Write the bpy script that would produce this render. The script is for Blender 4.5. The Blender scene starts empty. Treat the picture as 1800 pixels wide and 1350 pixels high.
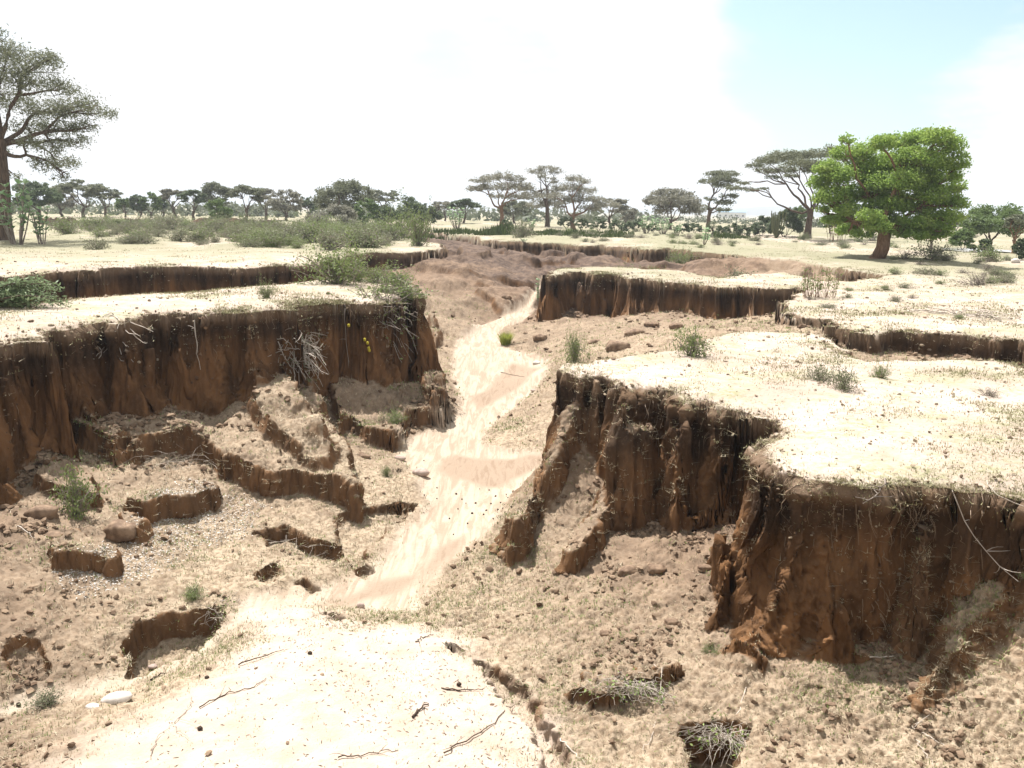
import bpy, math, random
import numpy as np
from mathutils import Matrix, Vector, Euler

# ------------------------------------------------------------------ camera, world, sun, exposure
SC = bpy.context.scene
COL = SC.collection
H = 2.8
FPX = 1413.0
PITCH = math.radians(12.26)
ROLL = math.radians(1.0)
cd = bpy.data.cameras.new("camera")
cam = bpy.data.objects.new("camera", cd); COL.objects.link(cam)
cd.sensor_fit = 'HORIZONTAL'; cd.sensor_width = 36.0; cd.lens = 36.0 * FPX / 1800.0
cd.clip_start = 0.1; cd.clip_end = 20000
CAMR = Matrix.Rotation(math.pi / 2 - PITCH, 4, 'X') @ Matrix.Rotation(ROLL, 4, 'Z')
cam.matrix_world = Matrix.Translation((0, 0, H)) @ CAMR
SC.camera = cam
SC.view_settings.view_transform = 'Standard'
SC.view_settings.look = 'None'
SC.view_settings.exposure = 1.13
SC.view_settings.gamma = 1.0
SC.view_settings.use_curve_mapping = False
SC.cycles.max_bounces = 6
SC.cycles.diffuse_bounces = 3
SC.cycles.transparent_max_bounces = 8
SC.cycles.volume_bounces = 0

SUN_EL = math.radians(60.0)
SUN_DIR = Vector((-0.56, 0.83, 0.0)).normalized() * math.cos(SUN_EL) + Vector((0, 0, math.sin(SUN_EL)))
sd = bpy.data.lights.new("sun", 'SUN'); sd.energy = 5.0; sd.angle = math.radians(0.6)
sd.color = (1.0, 0.95, 0.905)
sun = bpy.data.objects.new("sun", sd); COL.objects.link(sun)
sun.rotation_euler = SUN_DIR.to_track_quat('Z', 'Y').to_euler()
sun.location = (0, 0, 60)

W = bpy.data.worlds.new("World"); SC.world = W; W.use_nodes = True
nt = W.node_tree; N = nt.nodes; L = nt.links
for n in list(N): N.remove(n)
out = N.new('ShaderNodeOutputWorld')
sky = N.new('ShaderNodeTexSky'); sky.sky_type = 'NISHITA'; sky.sun_disc = False
sky.sun_elevation = SUN_EL; sky.sun_rotation = math.atan2(SUN_DIR.x, SUN_DIR.y)
sky.air_density = 1.0; sky.dust_density = 2.0; sky.ozone_density = 1.0
bgs = N.new('ShaderNodeBackground'); bgs.inputs['Strength'].default_value = 0.10
tint = N.new('ShaderNodeMix'); tint.data_type = 'RGBA'; tint.blend_type = 'MULTIPLY'; tint.inputs[0].default_value = 1.0
tint.inputs[7].default_value = (0.95, 1.0, 0.98, 1)
L.new(sky.outputs[0], tint.inputs[6]); L.new(tint.outputs[2], bgs.inputs[0])
bgc = N.new('ShaderNodeBackground'); bgc.inputs[0].default_value = (1.0, 1.0, 1.0, 1); bgc.inputs[1].default_value = 0.495
tc = N.new('ShaderNodeTexCoord')
sep = N.new('ShaderNodeSeparateXYZ'); L.new(tc.outputs['Generated'], sep.inputs[0])
# project the view direction onto a flat cloud layer
def M(op, a, b=None, c=None):
    n = N.new('ShaderNodeMath'); n.operation = op
    for i, v in enumerate((a, b, c)):
        if v is None: continue
        if isinstance(v, (int, float)): n.inputs[i].default_value = v
        else: L.new(v, n.inputs[i])
    return n.outputs[0]
zc = M('ADD', M('MAXIMUM', sep.outputs[2], 0.0), 0.16)
cmb = N.new('ShaderNodeCombineXYZ')
L.new(M('DIVIDE', sep.outputs[0], zc), cmb.inputs[0]); L.new(M('DIVIDE', sep.outputs[1], zc), cmb.inputs[1])
cmb.inputs[2].default_value = 3.7
no = N.new('ShaderNodeTexNoise'); no.inputs['Scale'].default_value = 0.85; no.inputs['Detail'].default_value = 7
no.inputs['Roughness'].default_value = 0.5; no.inputs['Distortion'].default_value = 0.4
L.new(cmb.outputs[0], no.inputs['Vector'])
# more open sky towards the upper right (real azimuth / elevation of the cloud break)
def gap(x, y, z, w0, w1):
    v = Vector((x, y, z)).normalized()
    vd = N.new('ShaderNodeVectorMath'); vd.operation = 'DOT_PRODUCT'
    L.new(tc.outputs['Generated'], vd.inputs[0]); vd.inputs[1].default_value = v
    mr = N.new('ShaderNodeMapRange'); mr.interpolation_type = 'SMOOTHERSTEP'
    L.new(vd.outputs['Value'], mr.inputs[0]); mr.inputs[1].default_value = w0; mr.inputs[2].default_value = w1
    return mr.outputs[0]
def pdir(u, v):
    return (CAMR.to_3x3() @ Vector(((u - 900) / FPX, -(v - 675) / FPX, -1.0))).normalized()
g1 = gap(*pdir(1600, -60), 0.965, 0.995)
g2 = gap(*pdir(1790, 330), 0.985, 0.999)
g3 = gap(*pdir(600, 100), 0.985, 1.0)
g4 = gap(*pdir(-30, 90), 0.99, 1.0)
g5 = gap(*pdir(880, 170), 0.988, 1.0)
g6 = gap(*pdir(1760, 170), 0.995, 0.9995)
s = M('SUBTRACT', no.outputs[0], M('MULTIPLY', g1, 0.48))
s = M('SUBTRACT', s, M('MULTIPLY', g2, 0.10))
s = M('SUBTRACT', s, M('MULTIPLY', g3, 0.17))
s = M('SUBTRACT', s, M('MULTIPLY', g4, 0.14))
s = M('SUBTRACT', s, M('MULTIPLY', g5, 0.17))
s = M('ADD', s, M('MULTIPLY', g6, 0.10))
no2 = N.new('ShaderNodeTexNoise'); no2.inputs['Scale'].default_value = 2.3; no2.inputs['Detail'].default_value = 9; no2.inputs['Roughness'].default_value = 0.6
L.new(cmb.outputs[0], no2.inputs['Vector'])
s = M('ADD', s, M('MULTIPLY', M('SUBTRACT', no2.outputs[0], 0.5), 0.55))
cr = N.new('ShaderNodeMapRange'); cr.interpolation_type = 'SMOOTHSTEP'
s = M('SUBTRACT', s, M('MULTIPLY', gap(*pdir(1480, 60), 0.985, 0.9985), 0.16))
L.new(s, cr.inputs[0]); cr.inputs[1].default_value = 0.04; cr.inputs[2].default_value = 0.34
mx = N.new('ShaderNodeMixShader'); L.new(cr.outputs[0], mx.inputs[0])
L.new(bgs.outputs[0], mx.inputs[1]); L.new(bgc.outputs[0], mx.inputs[2]); L.new(mx.outputs[0], out.inputs[0])
# (cr = 1 : cloud)

# ------------------------------------------------------------------ helpers
def unp(u, v, z=0.0):
    d = CAMR.to_3x3() @ Vector(((u - 900) / FPX, -(v - 675) / FPX, -1.0))
    t = (z - H) / d.z
    return (d.x * t, d.y * t)
def at_dist(u, v, D):
    """point on the sight line of (u, v) at horizontal distance D"""
    d = CAMR.to_3x3() @ Vector(((u - 900) / FPX, -(v - 675) / FPX, -1.0))
    t = D / math.hypot(d.x, d.y)
    return (d.x * t, d.y * t, H + d.z * t)
def wb(u, vt, vb, zt, bat=0.45):
    """foot of a wall whose lip (u,vt) lies at height zt and whose foot shows at row vb"""
    x, y = unp(u, vt, zt); D = math.hypot(x, y) - bat
    return at_dist(u, vb, D)

RNG = np.random.default_rng(7)
LAT = RNG.random((64, 64, 64)).astype(np.float32)
def vn(x, y, z=0.0):
    x = np.asarray(x, np.float32); y = np.asarray(y, np.float32); z = np.broadcast_to(np.asarray(z, np.float32), x.shape)
    xi = np.floor(x); yi = np.floor(y); zi = np.floor(z)
    fx = x - xi; fy = y - yi; fz = z - zi
    fx = fx * fx * (3 - 2 * fx); fy = fy * fy * (3 - 2 * fy); fz = fz * fz * (3 - 2 * fz)
    xi = xi.astype(np.int32) & 63; yi = yi.astype(np.int32) & 63; zi = zi.astype(np.int32) & 63
    x1 = (xi + 1) & 63; y1 = (yi + 1) & 63; z1 = (zi + 1) & 63
    def lx(a, b): return LAT[xi, a, b] * (1 - fx) + LAT[x1, a, b] * fx
    a = lx(yi, zi) * (1 - fy) + lx(y1, zi) * fy
    b = lx(yi, z1) * (1 - fy) + lx(y1, z1) * fy
    return (a * (1 - fz) + b * fz) * 2 - 1
def fbm(x, y, z=0.0, o=3, g=0.5):
    s = 0; a = 1; t = 0
    for k in range(o):
        s = s + a * vn(x * 2.03 ** k + 7.1 * k, y * 2.03 ** k + 3.3 * k, np.asarray(z) * 2.03 ** k + 1.7 * k); t += a; a *= g
    return s / t
def sstep(a, b, x):
    t = np.clip((x - a) / (b - a), 0, 1); return t * t * (3 - 2 * t)
def sdf(poly, X, Y):
    """signed distance to a closed polygon, positive inside"""
    P = np.asarray(poly, np.float32); n = len(P)
    d2 = np.full(X.shape, 1e12, np.float32); ins = np.zeros(X.shape, bool)
    for i in range(n):
        ax, ay = P[i]; bx, by = P[(i + 1) % n]
        ex, ey = bx - ax, by - ay
        l2 = ex * ex + ey * ey + 1e-12
        wx = X - ax; wy = Y - ay
        t = np.clip((wx * ex + wy * ey) / l2, 0, 1)
        d2 = np.minimum(d2, (wx - t * ex) ** 2 + (wy - t * ey) ** 2)
        c = ((ay <= Y) != (by <= Y))
        if ey != 0: ins ^= c & (wx < ex * wy / ey)
    d = np.sqrt(d2)
    return np.where(ins, d, -d)
def linedist(pl, X, Y):
    d2 = np.full(X.shape, 1e12, np.float32)
    for (ax, ay), (bx, by) in zip(pl[:-1], pl[1:]):
        ex, ey = bx - ax, by - ay; l2 = ex * ex + ey * ey + 1e-12
        wx = X - ax; wy = Y - ay
        t = np.clip((wx * ex + wy * ey) / l2, 0, 1)
        d2 = np.minimum(d2, (wx - t * ex) ** 2 + (wy - t * ey) ** 2)
    return np.sqrt(d2)
class RBF:
    def __init__(s, pts, c=1.5, lam=0.02):
        p = np.array(pts, float); s.p = p[:, :2]; s.c = c
        # compress far distances so that far and near points share one metric
        q = s.warp(s.p[:, 0], s.p[:, 1]); s.q = np.stack(q, 1)
        n = len(p); d = np.sqrt(((s.q[:, None] - s.q[None]) ** 2).sum(-1) + s.kc ** 2)
        A = np.zeros((n + 1, n + 1)); A[:n, :n] = -d + lam * 0; A[:n, :n] -= 0; A[range(n), range(n)] -= -lam
        A[:n, n] = 1; A[n, :n] = 1
        s.w = np.linalg.solve(A, np.append(p[:, 2], 0))
    kc = 0.03
    def warp(s, x, y):
        r = np.hypot(x, y) + 1e-6; th = np.arctan2(x, y); lr = np.log(r + 3.0)
        return th * np.clip(r / (r + 3), 0, 1) * 1.3, lr * 1.3
    def __call__(s, X, Y):
        a, b = s.warp(X, Y); a = a.astype(np.float32); b = b.astype(np.float32)
        o = np.full(X.shape, s.w[-1], np.float32)
        for (qa, qb), w in zip(s.q, s.w[:-1]):
            o -= np.float32(w) * np.sqrt((a - np.float32(qa)) ** 2 + (b - np.float32(qb)) ** 2 + np.float32(s.kc ** 2))
        return o

# ------------------------------------------------------------------ terrain layout
LZ = 0.30
left_edge = [(-900, 860), (-500, 740), (-200, 655), (-60, 610), (0, 596), (19, 585), (45, 582), (66, 587), (73, 574), (111, 573), (164, 561),
    (200, 560), (236, 558), (256, 547), (300, 546), (355, 548), (400, 542), (440, 545), (460, 541), (500, 538), (525, 531), (560, 528),
    (594, 525), (622, 524), (660, 524), (680, 519), (719, 509), (733, 514), (737, 506), (727, 499)]
tongue_back = [(690, 494), (640, 490), (590, 490), (540, 494), (480, 499), (440, 502), (380, 507), (320, 515), (250, 518), (200, 521),
    (140, 527), (80, 534), (20, 540), (-60, 548), (-300, 575)]
trench_far = [(-300, 500), (0, 483), (40, 478), (80, 475), (130, 474), (170, 471), (215, 468), (225, 465), (300, 468), (340, 464), (420, 466),
    (470, 462), (510, 460), (560, 456), (600, 450), (622, 444), (660, 442), (700, 440), (711, 438), (745, 437), (778, 434), (774, 428),
    (745, 424), (715, 420), (692, 412), (705, 405), (745, 407), (762, 409), (790, 413), (830, 415), (850, 420), (900, 423), (950, 425),
    (992, 426), (1017, 429), (1055, 429), (1094, 432), (1136, 436), (1178, 436), (1225, 440), (1269, 442), (1317, 447), (1383, 452),
    (1440, 458), (1500, 468), (1560, 474), (1500, 479), (1440, 478)]
r2_back = [(1380, 482), (1330, 484), (1270, 486), (1230, 482), (1180, 475), (1120, 470), (1060, 468), (1025, 469), (990, 471), (972, 474)]
r2_front = [(970, 482), (985, 481), (1000, 477), (1025, 477), (1045, 481), (1080, 480), (1110, 487), (1130, 485), (1160, 492), (1200, 494),
    (1230, 496), (1260, 500), (1300, 500), (1350, 504), (1405, 507), (1409, 512), (1400, 520), (1385, 530), (1388, 542), (1400, 550),
    (1425, 553), (1450, 556), (1470, 562), (1490, 570), (1530, 577), (1560, 575), (1590, 575), (1620, 582), (1650, 583), (1720, 588),
    (1800, 596), (1950, 600), (2300, 610)]
r1_back = [(2300, 680), (1950, 650), (1800, 642), (1760, 632), (1700, 623), (1600, 622), (1530, 622), (1490, 610), (1475, 600), (1440, 588),
    (1400, 583), (1330, 581), (1270, 584), (1240, 592), (1200, 608), (1150, 616), (1100, 626), (1060, 636), (1015, 643)]
r1_front = [(1006, 650), (1018, 662), (1045, 658), (1058, 652), (1070, 664), (1078, 674), (1096, 672), (1110, 676), (1128, 672), (1140, 680),
    (1178, 684), (1192, 684), (1204, 696), (1215, 700), (1250, 702), (1275, 712), (1320, 716), (1345, 718), (1362, 728), (1372, 745),
    (1360, 757), (1345, 766), (1342, 785), (1362, 800), (1376, 818), (1420, 828), (1480, 837), (1550, 843), (1620, 839), (1668, 842), (1690, 846),
    (1750, 846), (1800, 850), (1900, 860), (2300, 900)]
def zr1(u, v):
    return -0.4 + 0.2 * min(1, max(0, (u - 1060) / 700))
VOID = [unp(u, v, LZ) for u, v in left_edge + tongue_back] + [unp(u, v, 0.35) for u, v in trench_far] + \
    [unp(u, v, -0.1) for u, v in r2_back + r2_front] + [unp(u, v, -0.2) for u, v in r1_back[:9]] + \
    [unp(u, v, zr1(u, v)) for u, v in r1_back[9:] + r1_front] + [(16, 3), (14, -4), (3, -9), (-14, -7), (-24, 4)]

PTS_P = [(*unp(u, v, z), z) for u, v, z in [
    (0, 590, .3), (200, 555, .3), (400, 535, .3), (600, 520, .3), (730, 508, .3), (-400, 720, .3), (0, 470, .35), (300, 460, .35), (600, 445, .35),
    (770, 434, .35), (300, 430, .35), (500, 410, .45), (720, 402, .45), (900, 418, .35), (1060, 425, .35), (1225, 437, .35), (1380, 449, .3),
    (1550, 470, .25), (1100, 474, -.1), (985, 475, -.1), (1230, 488, -.1), (1400, 500, -.05), (1405, 530, -.1), (1590, 570, -.1), (1800, 590, -.1),
    (1650, 500, .1), (1800, 480, .2), (2300, 600, -.1), (1550, 450, .3), (1800, 440, .2), (1050, 650, -.4), (1200, 680, -.36), (1350, 715, -.32),
    (1380, 815, -.31), (1550, 835, -.26), (1800, 850, -.2), (2300, 880, -.2), (1300, 600, -.33), (1600, 690, -.24), (1475, 600, -.28),
    (1760, 640, -.2), (1400, 583, -.3)]] + [(-60, 150, .4), (0, 150, .35), (80, 150, .2), (-200, 400, -.2), (0, 400, -1.), (200, 400, -1.2), (0, 900, -3),
    (-600, 900, -2.5), (600, 900, -4), (-14, -6, .2), (14, -6, -.2), (0, -12, .2), (0, -60, 0), (60, -40, 0), (-60, -40, 0)]
def low(p, q=.45): return (p[0], p[1], p[2] - q)
PTS_F = [wb(0, 596, 850, .3, .4), wb(60, 586, 772, .3), wb(-100, 620, 900, .3), low(wb(115, 573, 738, .3)), low(wb(200, 560, 738, .3)), low(wb(300, 546, 726, .3)), low(wb(400, 542, 718, .3)),
    low(wb(500, 536, 692, .3), .3), wb(600, 525, 685, .3), wb(660, 524, 690, .3), wb(730, 514, 668, .3), (*unp(-500, 800, -2.2), -2.2),
    (*unp(-300, 540, -1), -1.0), (*unp(60, 505, -1.3), -1.3), (*unp(250, 495, -1.3), -1.3), (*unp(400, 487, -1.3), -1.3), (*unp(520, 480, -1.2), -1.2), (*unp(640, 470, -.9), -.9),
    wb(975, 477, 527, -.1, .2), wb(1000, 477, 550, -.1, .3), wb(1060, 480, 570, -.1, .3), wb(1110, 487, 552, -.1, .3), wb(1160, 492, 545, -.1, .3),
    wb(1210, 495, 555, -.1, .3), wb(1290, 500, 572, -.1, .3), wb(1340, 504, 562, -.1, .3), wb(1390, 512, 548, -.1, .3),
    wb(1410, 552, 568, -.1, .2), wb(1470, 562, 600, -.1, .1), wb(1530, 577, 624, -.1, .1), wb(1600, 578, 624, -.1, .1), wb(1700, 586, 627, -.1, .1), wb(1800, 596, 645, -.1, .1), (*unp(2200, 640, -1.4), -1.4),
    (*unp(1440, 592, -.5), -.5), (*unp(1380, 575, -.75), -.75), (*unp(1250, 575, -1.3), -1.3), (*unp(1180, 590, -1.3), -1.3), (*unp(1100, 610, -1.45), -1.45), (*unp(1040, 590, -2.0), -2.0), (*unp(1040, 560, -1.9), -1.9),
    (*unp(1000, 620, -1.9), -1.9), (*unp(940, 600, -2.5), -2.5), (*unp(900, 580, -2.6), -2.6), (*unp(960, 640, -2.75), -2.75), (*unp(940, 560, -2.25), -2.25),
    wb(1012, 656, 692, -.4, .2), wb(1045, 656, 800, -.4, .2), wb(1075, 668, 830, -.4, .5), wb(1120, 675, 895, -.4, .4), wb(1180, 683, 912, -.37, .4), wb(1250, 701, 880, -.35, .2), wb(1320, 714, 885, -.33, .2),
    wb(1345, 766, 1010, -.32, .4), wb(1385, 822, 1140, -.3, .4), wb(1450, 832, 1136, -.3, .4), wb(1600, 841, 1146, -.27, .35), wb(1680, 843, 1100, -.25, .1), wb(1800, 850, 1020, -.2, .1),
    (*unp(1000, 700, -2.6), -2.6), (*unp(990, 760, -2.9), -2.9), (*unp(960, 860, -3.0), -3.0),
    # stream bed, from far to near
    (*unp(960, 515, -1.9), -1.9), (*unp(945, 552, -2.4), -2.4), (*unp(900, 565, -2.55), -2.55), (*unp(850, 590, -2.75), -2.75), (*unp(830, 640, -2.95), -2.95), (*unp(900, 660, -3.0), -3.0),
    (*unp(800, 700, -3.1), -3.1), (*unp(880, 720, -3.1), -3.1), (*unp(760, 770, -3.17), -3.17), (*unp(900, 800, -3.15), -3.15), (*unp(800, 850, -3.22), -3.22), (*unp(860, 900, -3.22), -3.22), (*unp(760, 960, -3.28), -3.28),
    (*unp(650, 1010, -3.32), -3.32), (*unp(600, 1050, -3.33), -3.33), (*unp(700, 1040, -3.3), -3.3), (*unp(930, 690, -3.0), -3.0),
    # shaded foot below the tongue and its terrace
    (*unp(640, 775, -3.1), -3.1), (*unp(700, 760, -3.15), -3.15), (*unp(780, 730, -3.12), -3.12),
    (*unp(630, 720, -2.75), -2.75), (*unp(700, 715, -2.75), -2.75), (*unp(760, 700, -2.85), -2.85),
    # left terraces
    (*unp(150, 765, -1.95), -2.3), (*unp(300, 750, -2.1), -2.55), (*unp(400, 740, -2.15), -2.6), (*unp(250, 820, -2.6), -2.6), (*unp(330, 850, -2.75), -2.75), (*unp(500, 735, -2.2), -2.65), (*unp(560, 775, -2.4), -2.8),
    (*unp(130, 850, -2.4), -2.4), (*unp(60, 900, -2.3), -2.3), (*unp(0, 1000, -2.45), -2.45), (*unp(60, 1080, -2.75), -2.75), (*unp(200, 920, -2.75), -2.75), (*unp(160, 990, -2.8), -2.8), (*unp(-150, 950, -2.2), -2.2), (*unp(-200, 1150, -2.5), -2.5),
    (*unp(420, 880, -2.98), -2.98), (*unp(560, 870, -3.05), -3.05), (*unp(300, 960, -2.95), -2.95), (*unp(400, 1000, -3.05), -3.05), (*unp(550, 930, -3.15), -3.15), (*unp(200, 1060, -2.98), -2.98), (*unp(100, 1150, -3.05), -3.05), (*unp(500, 1010, -3.12), -3.12),
    (*unp(0, 1250, -3.3), -3.3), (*unp(150, 1210, -3.3), -3.3), (*unp(300, 1160, -3.28), -3.28), (*unp(-200, 1300, -3.3), -3.3), (*unp(50, 1320, -3.1), -3.1), (*unp(-100, 1400, -3.1), -3.1),
    # pale bank in the foreground
    (*unp(250, 1250, -3.05), -3.05), (*unp(400, 1150, -3.02), -3.02), (*unp(500, 1080, -3.1), -3.1), (*unp(620, 1110, -3.08), -3.08), (*unp(500, 1220, -2.93), -2.93), (*unp(750, 1180, -2.95), -2.95), (*unp(400, 1340, -2.85), -2.85), (*unp(700, 1340, -2.8), -2.8), (*unp(900, 1300, -2.9), -2.9), (*unp(800, 1250, -2.9), -2.9),
    # slope below the near right wall
    (*unp(900, 960, -3.15), -3.15), (*unp(950, 1020, -3.08), -3.08), (*unp(1050, 960, -2.85), -2.85), (*unp(1150, 970, -2.6), -2.6), (*unp(1250, 960, -2.45), -2.45), (*unp(1300, 1050, -2.5), -2.5), (*unp(1150, 1060, -2.75), -2.75), (*unp(850, 1100, -3.1), -3.1),
    (*unp(1000, 1150, -2.95), -2.95), (*unp(1200, 1180, -2.75), -2.75), (*unp(1350, 1180, -2.6), -2.6), (*unp(1550, 1200, -2.5), -2.5), (*unp(1700, 1180, -2.25), -2.25), (*unp(1790, 1090, -1.7), -1.7), (*unp(1900, 1100, -1.4), -1.4), (*unp(1750, 1320, -2.5), -2.5), (*unp(1500, 1330, -2.7), -2.7), (*unp(1150, 1320, -2.95), -2.95), (*unp(1000, 1280, -3.0), -3.0), (*unp(2100, 1300, -2.0), -2.0),
    # smooth banks beyond the tongue
    (*unp(760, 640, -3.0), -3.0), (*unp(770, 590, -2.55), -2.55), (*unp(800, 560, -2.3), -2.3), (*unp(860, 545, -2.2), -2.2), (*unp(760, 540, -1.9), -1.9), (*unp(830, 520, -1.75), -1.75), (*unp(900, 525, -1.95), -1.95),
    (*unp(745, 500, -1.1), -1.1), (*unp(800, 480, -.75), -.75), (*unp(860, 490, -1.15), -1.15), (*unp(720, 470, -.5), -.5), (*unp(690, 455, -.6), -.6), (*unp(660, 460, -.7), -.7), (*unp(800, 452, -.75), -.75), (*unp(775, 452, -.8), -.8), (*unp(740, 452, -.6), -.6), (*unp(835, 455, -.75), -.75), (*unp(865, 448, -.7), -.7), (*unp(880, 462, -.7), -.7), (*unp(910, 490, -1.4), -1.4),
    (*unp(950, 490, -1.6), -1.6), (*unp(940, 470, -1.45), -1.45), (*unp(880, 445, -.7), -.7), (*unp(990, 462, -1.0), -1.0), (*unp(1040, 458, -.7), -.7), (*unp(1130, 460, -.6), -.6), (*unp(1200, 462, -.5), -.5), (*unp(1280, 470, -.3), -.3), (*unp(1350, 466, -.1), -.1), (*unp(1450, 468, 0), 0), (*unp(735, 418, -.2), -.2), (*unp(760, 425, -.3), -.3), (*unp(810, 428, -.3), -.3),
    (4, 5, -2.4), (0, 5.5, -2.8), (-5, 5, -3), (0, 0, -2.5), (-20, 0, -2), (12, 0, -2)]

# raised blocks and steps inside the gully: polygon (u, v, z of its top), rise, edge width, shrink of noise
def poly(pts, z): return [unp(u, v, z) for u, v in pts]
LEDGES = [
    # long terrace front below the left wall
    (poly([(70, 700), (240, 680), (420, 670), (530, 678), (592, 735), (614, 770), (634, 797), (628, 812), (600, 806), (560, 800), (520, 796), (480, 800), (430, 796), (390, 788), (372, 772), (330, 762), (290, 764), (250, 772), (236, 786), (222, 776), (200, 792), (150, 790), (105, 775)], -2.15), .52, .12),
    (poly([(425, 655), (470, 665), (535, 695), (575, 725), (592, 750), (560, 758), (520, 750), (490, 742), (462, 736), (440, 715)], -1.75), .42, .25),
    (poly([(105, 768), (150, 775), (180, 795), (165, 800), (120, 790)], -2.4), .2, .06),
    (poly([(60, 870), (100, 850), (170, 858), (182, 872), (180, 885), (120, 880), (70, 885)], -2.5), .3, .08),
    (poly([(228, 890), (270, 862), (330, 850), (376, 850), (372, 862), (340, 880), (290, 890), (250, 900)], -2.6), .36, .08),
    (poly([(200, 920), (230, 915), (254, 928), (250, 940), (215, 942)], -2.7), .30, .10),
    (poly([(90, 985), (130, 960), (180, 965), (203, 975), (200, 985), (150, 985), (98, 998)], -2.65), .32, .08),
    # terrace under the tongue
    (poly([(560, 700), (600, 705), (700, 695), (770, 688), (790, 690), (794, 705), (760, 715), (712, 722), (705, 745), (690, 750), (640, 745), (610, 735), (600, 745), (590, 720)], -2.6), .42, .12),
    (poly([(750, 655), (772, 650), (786, 668), (785, 690), (760, 690), (745, 676)], -2.2), .45, .12),
    (poly([(750, 560), (765, 556), (778, 575), (765, 580), (752, 572)], -2.0), .45, .2),
    # buttresses of the near right plateau
    (poly([(1088, 700), (1155, 696), (1165, 715), (1158, 738), (1120, 748), (1084, 742), (1076, 720)], -.75), 1.55, .26),
    (poly([(1180, 712), (1222, 712), (1236, 730), (1226, 752), (1196, 760), (1176, 742), (1170, 726)], -.75), 1.5, .24),
    (poly([(1330, 792), (1352, 786), (1366, 812), (1352, 840), (1326, 836)], -.6), 1.0, .25),
    # dark spurs beyond the tongue
    (poly([(800, 437), (830, 435), (858, 437), (866, 441), (845, 444), (815, 443)], .1), .9, .5),
    (poly([(880, 444), (960, 446), (1040, 444), (1060, 452), (1000, 460), (940, 462), (890, 458)], -.6), .4, .4),
    (poly([(1280, 458), (1345, 455), (1400, 462), (1440, 470), (1380, 476), (1300, 472)], 0), .35, .5),
    # sharp corner block of the near right plateau
    (poly([(1005, 690), (1030, 690), (1035, 705), (990, 722), (975, 716)], -2.3), .3, .12),
    (poly([(880, 905), (905, 900), (960, 862), (1010, 815), (1040, 790), (1050, 800), (1030, 840), (985, 870), (950, 890), (925, 925), (895, 935)], -2.5), .62, .22),
    (poly([(985, 960), (1000, 930), (1050, 890), (1085, 880), (1090, 900), (1060, 925), (1020, 965)], -2.5), .34, .12),
    # step along the pale bank, lower right ground
    (poly([(1010, 1195), (1060, 1165), (1130, 1180), (1190, 1175), (1215, 1190), (1170, 1198), (1110, 1200), (1050, 1214)], -2.75), .20, .07),
    (poly([(1250, 1130), (1340, 1110), (1370, 1140), (1330, 1160), (1260, 1150)], -2.45), .1, .2),
    (poly([(1640, 1075), (1680, 1045), (1760, 1030), (2100, 1000), (2100, 1060), (1800, 1090), (1690, 1130), (1640, 1150), (1600, 1160)], -1.75), .35, .25),
    # pits
    (poly([(205, 1115), (235, 1090), (290, 1070), (340, 1052), (395, 1046), (402, 1058), (360, 1095), (345, 1112), (290, 1135), (225, 1150)], -3.0), -.42, .10),
    (poly([(450, 935), (500, 925), (560, 940), (600, 950), (590, 975), (530, 972), (470, 958)], -3.1), -.26, .08),
    (poly([(590, 905), (640, 890), (700, 880), (745, 880), (700, 905), (650, 950), (620, 985), (600, 950)], -3.15), -.20, .12),
    (poly([(455, 1005), (480, 992), (500, 1000), (490, 1020), (465, 1022)], -3.1), -.18, .06),
    (poly([(505, 1020), (540, 1012), (575, 1022), (545, 1034)], -3.15), -.15, .06),
    (poly([(615, 990), (645, 978), (660, 985), (640, 1000)], -3.2), -.15, .05),
    (poly([(565, 1070), (585, 1070), (612, 1085), (600, 1100), (585, 1092)], -3.1), -.22, .05),
    (poly([(770, 1118), (800, 1115), (850, 1150), (890, 1185), (950, 1230), (975, 1290), (990, 1350), (965, 1360), (945, 1290), (900, 1230), (850, 1175)], -2.95), -.20, .10),
    (poly([(1200, 1270), (1270, 1262), (1330, 1275), (1300, 1330), (1280, 1390), (1230, 1380), (1225, 1310)], -2.8), -.5, .12),
    (poly([(20, 1160), (60, 1150), (92, 1165), (85, 1188), (45, 1185), (20, 1175)], -3.1), -.12, .05),
]
def column(u0, u1, v, z, out_, back=.25):
    um = (u0 + u1) / 2; D = math.hypot(*unp(um, v, z)); s = math.radians
    return [at_dist(u, 900, d)[:2] for u, d in ((u0, D + back), (u1, D + back), (u1 + 2, D - out_ * .55), (um + 4, D - out_), (u0 - 2, D - out_ * .6))]
for (u0, u1, v, z, o_, dz_) in [(1598, 1660, 840, -.26, .66, 1.75),
        (1030, 1052, 658, -.4, .7, 1.3), (1272, 1290, 712, -.34, .5, .8), (1000, 1016, 478, -.1, .9, 1.2), (1040, 1054, 480, -.1, .9, 1.2), (1078, 1096, 482, -.1, .9, 1.0), (1128, 1142, 486, -.1, .8, .9), (1180, 1194, 493, -.1, .8, 1.0), (1325, 1338, 502, -.1, .8, 1.1), (1362, 1378, 505, -.1, .8, 1.0)]:
    LEDGES.append((column(u0, u1, v, z, o_), dz_, .34 if v > 600 else .4))
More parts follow.
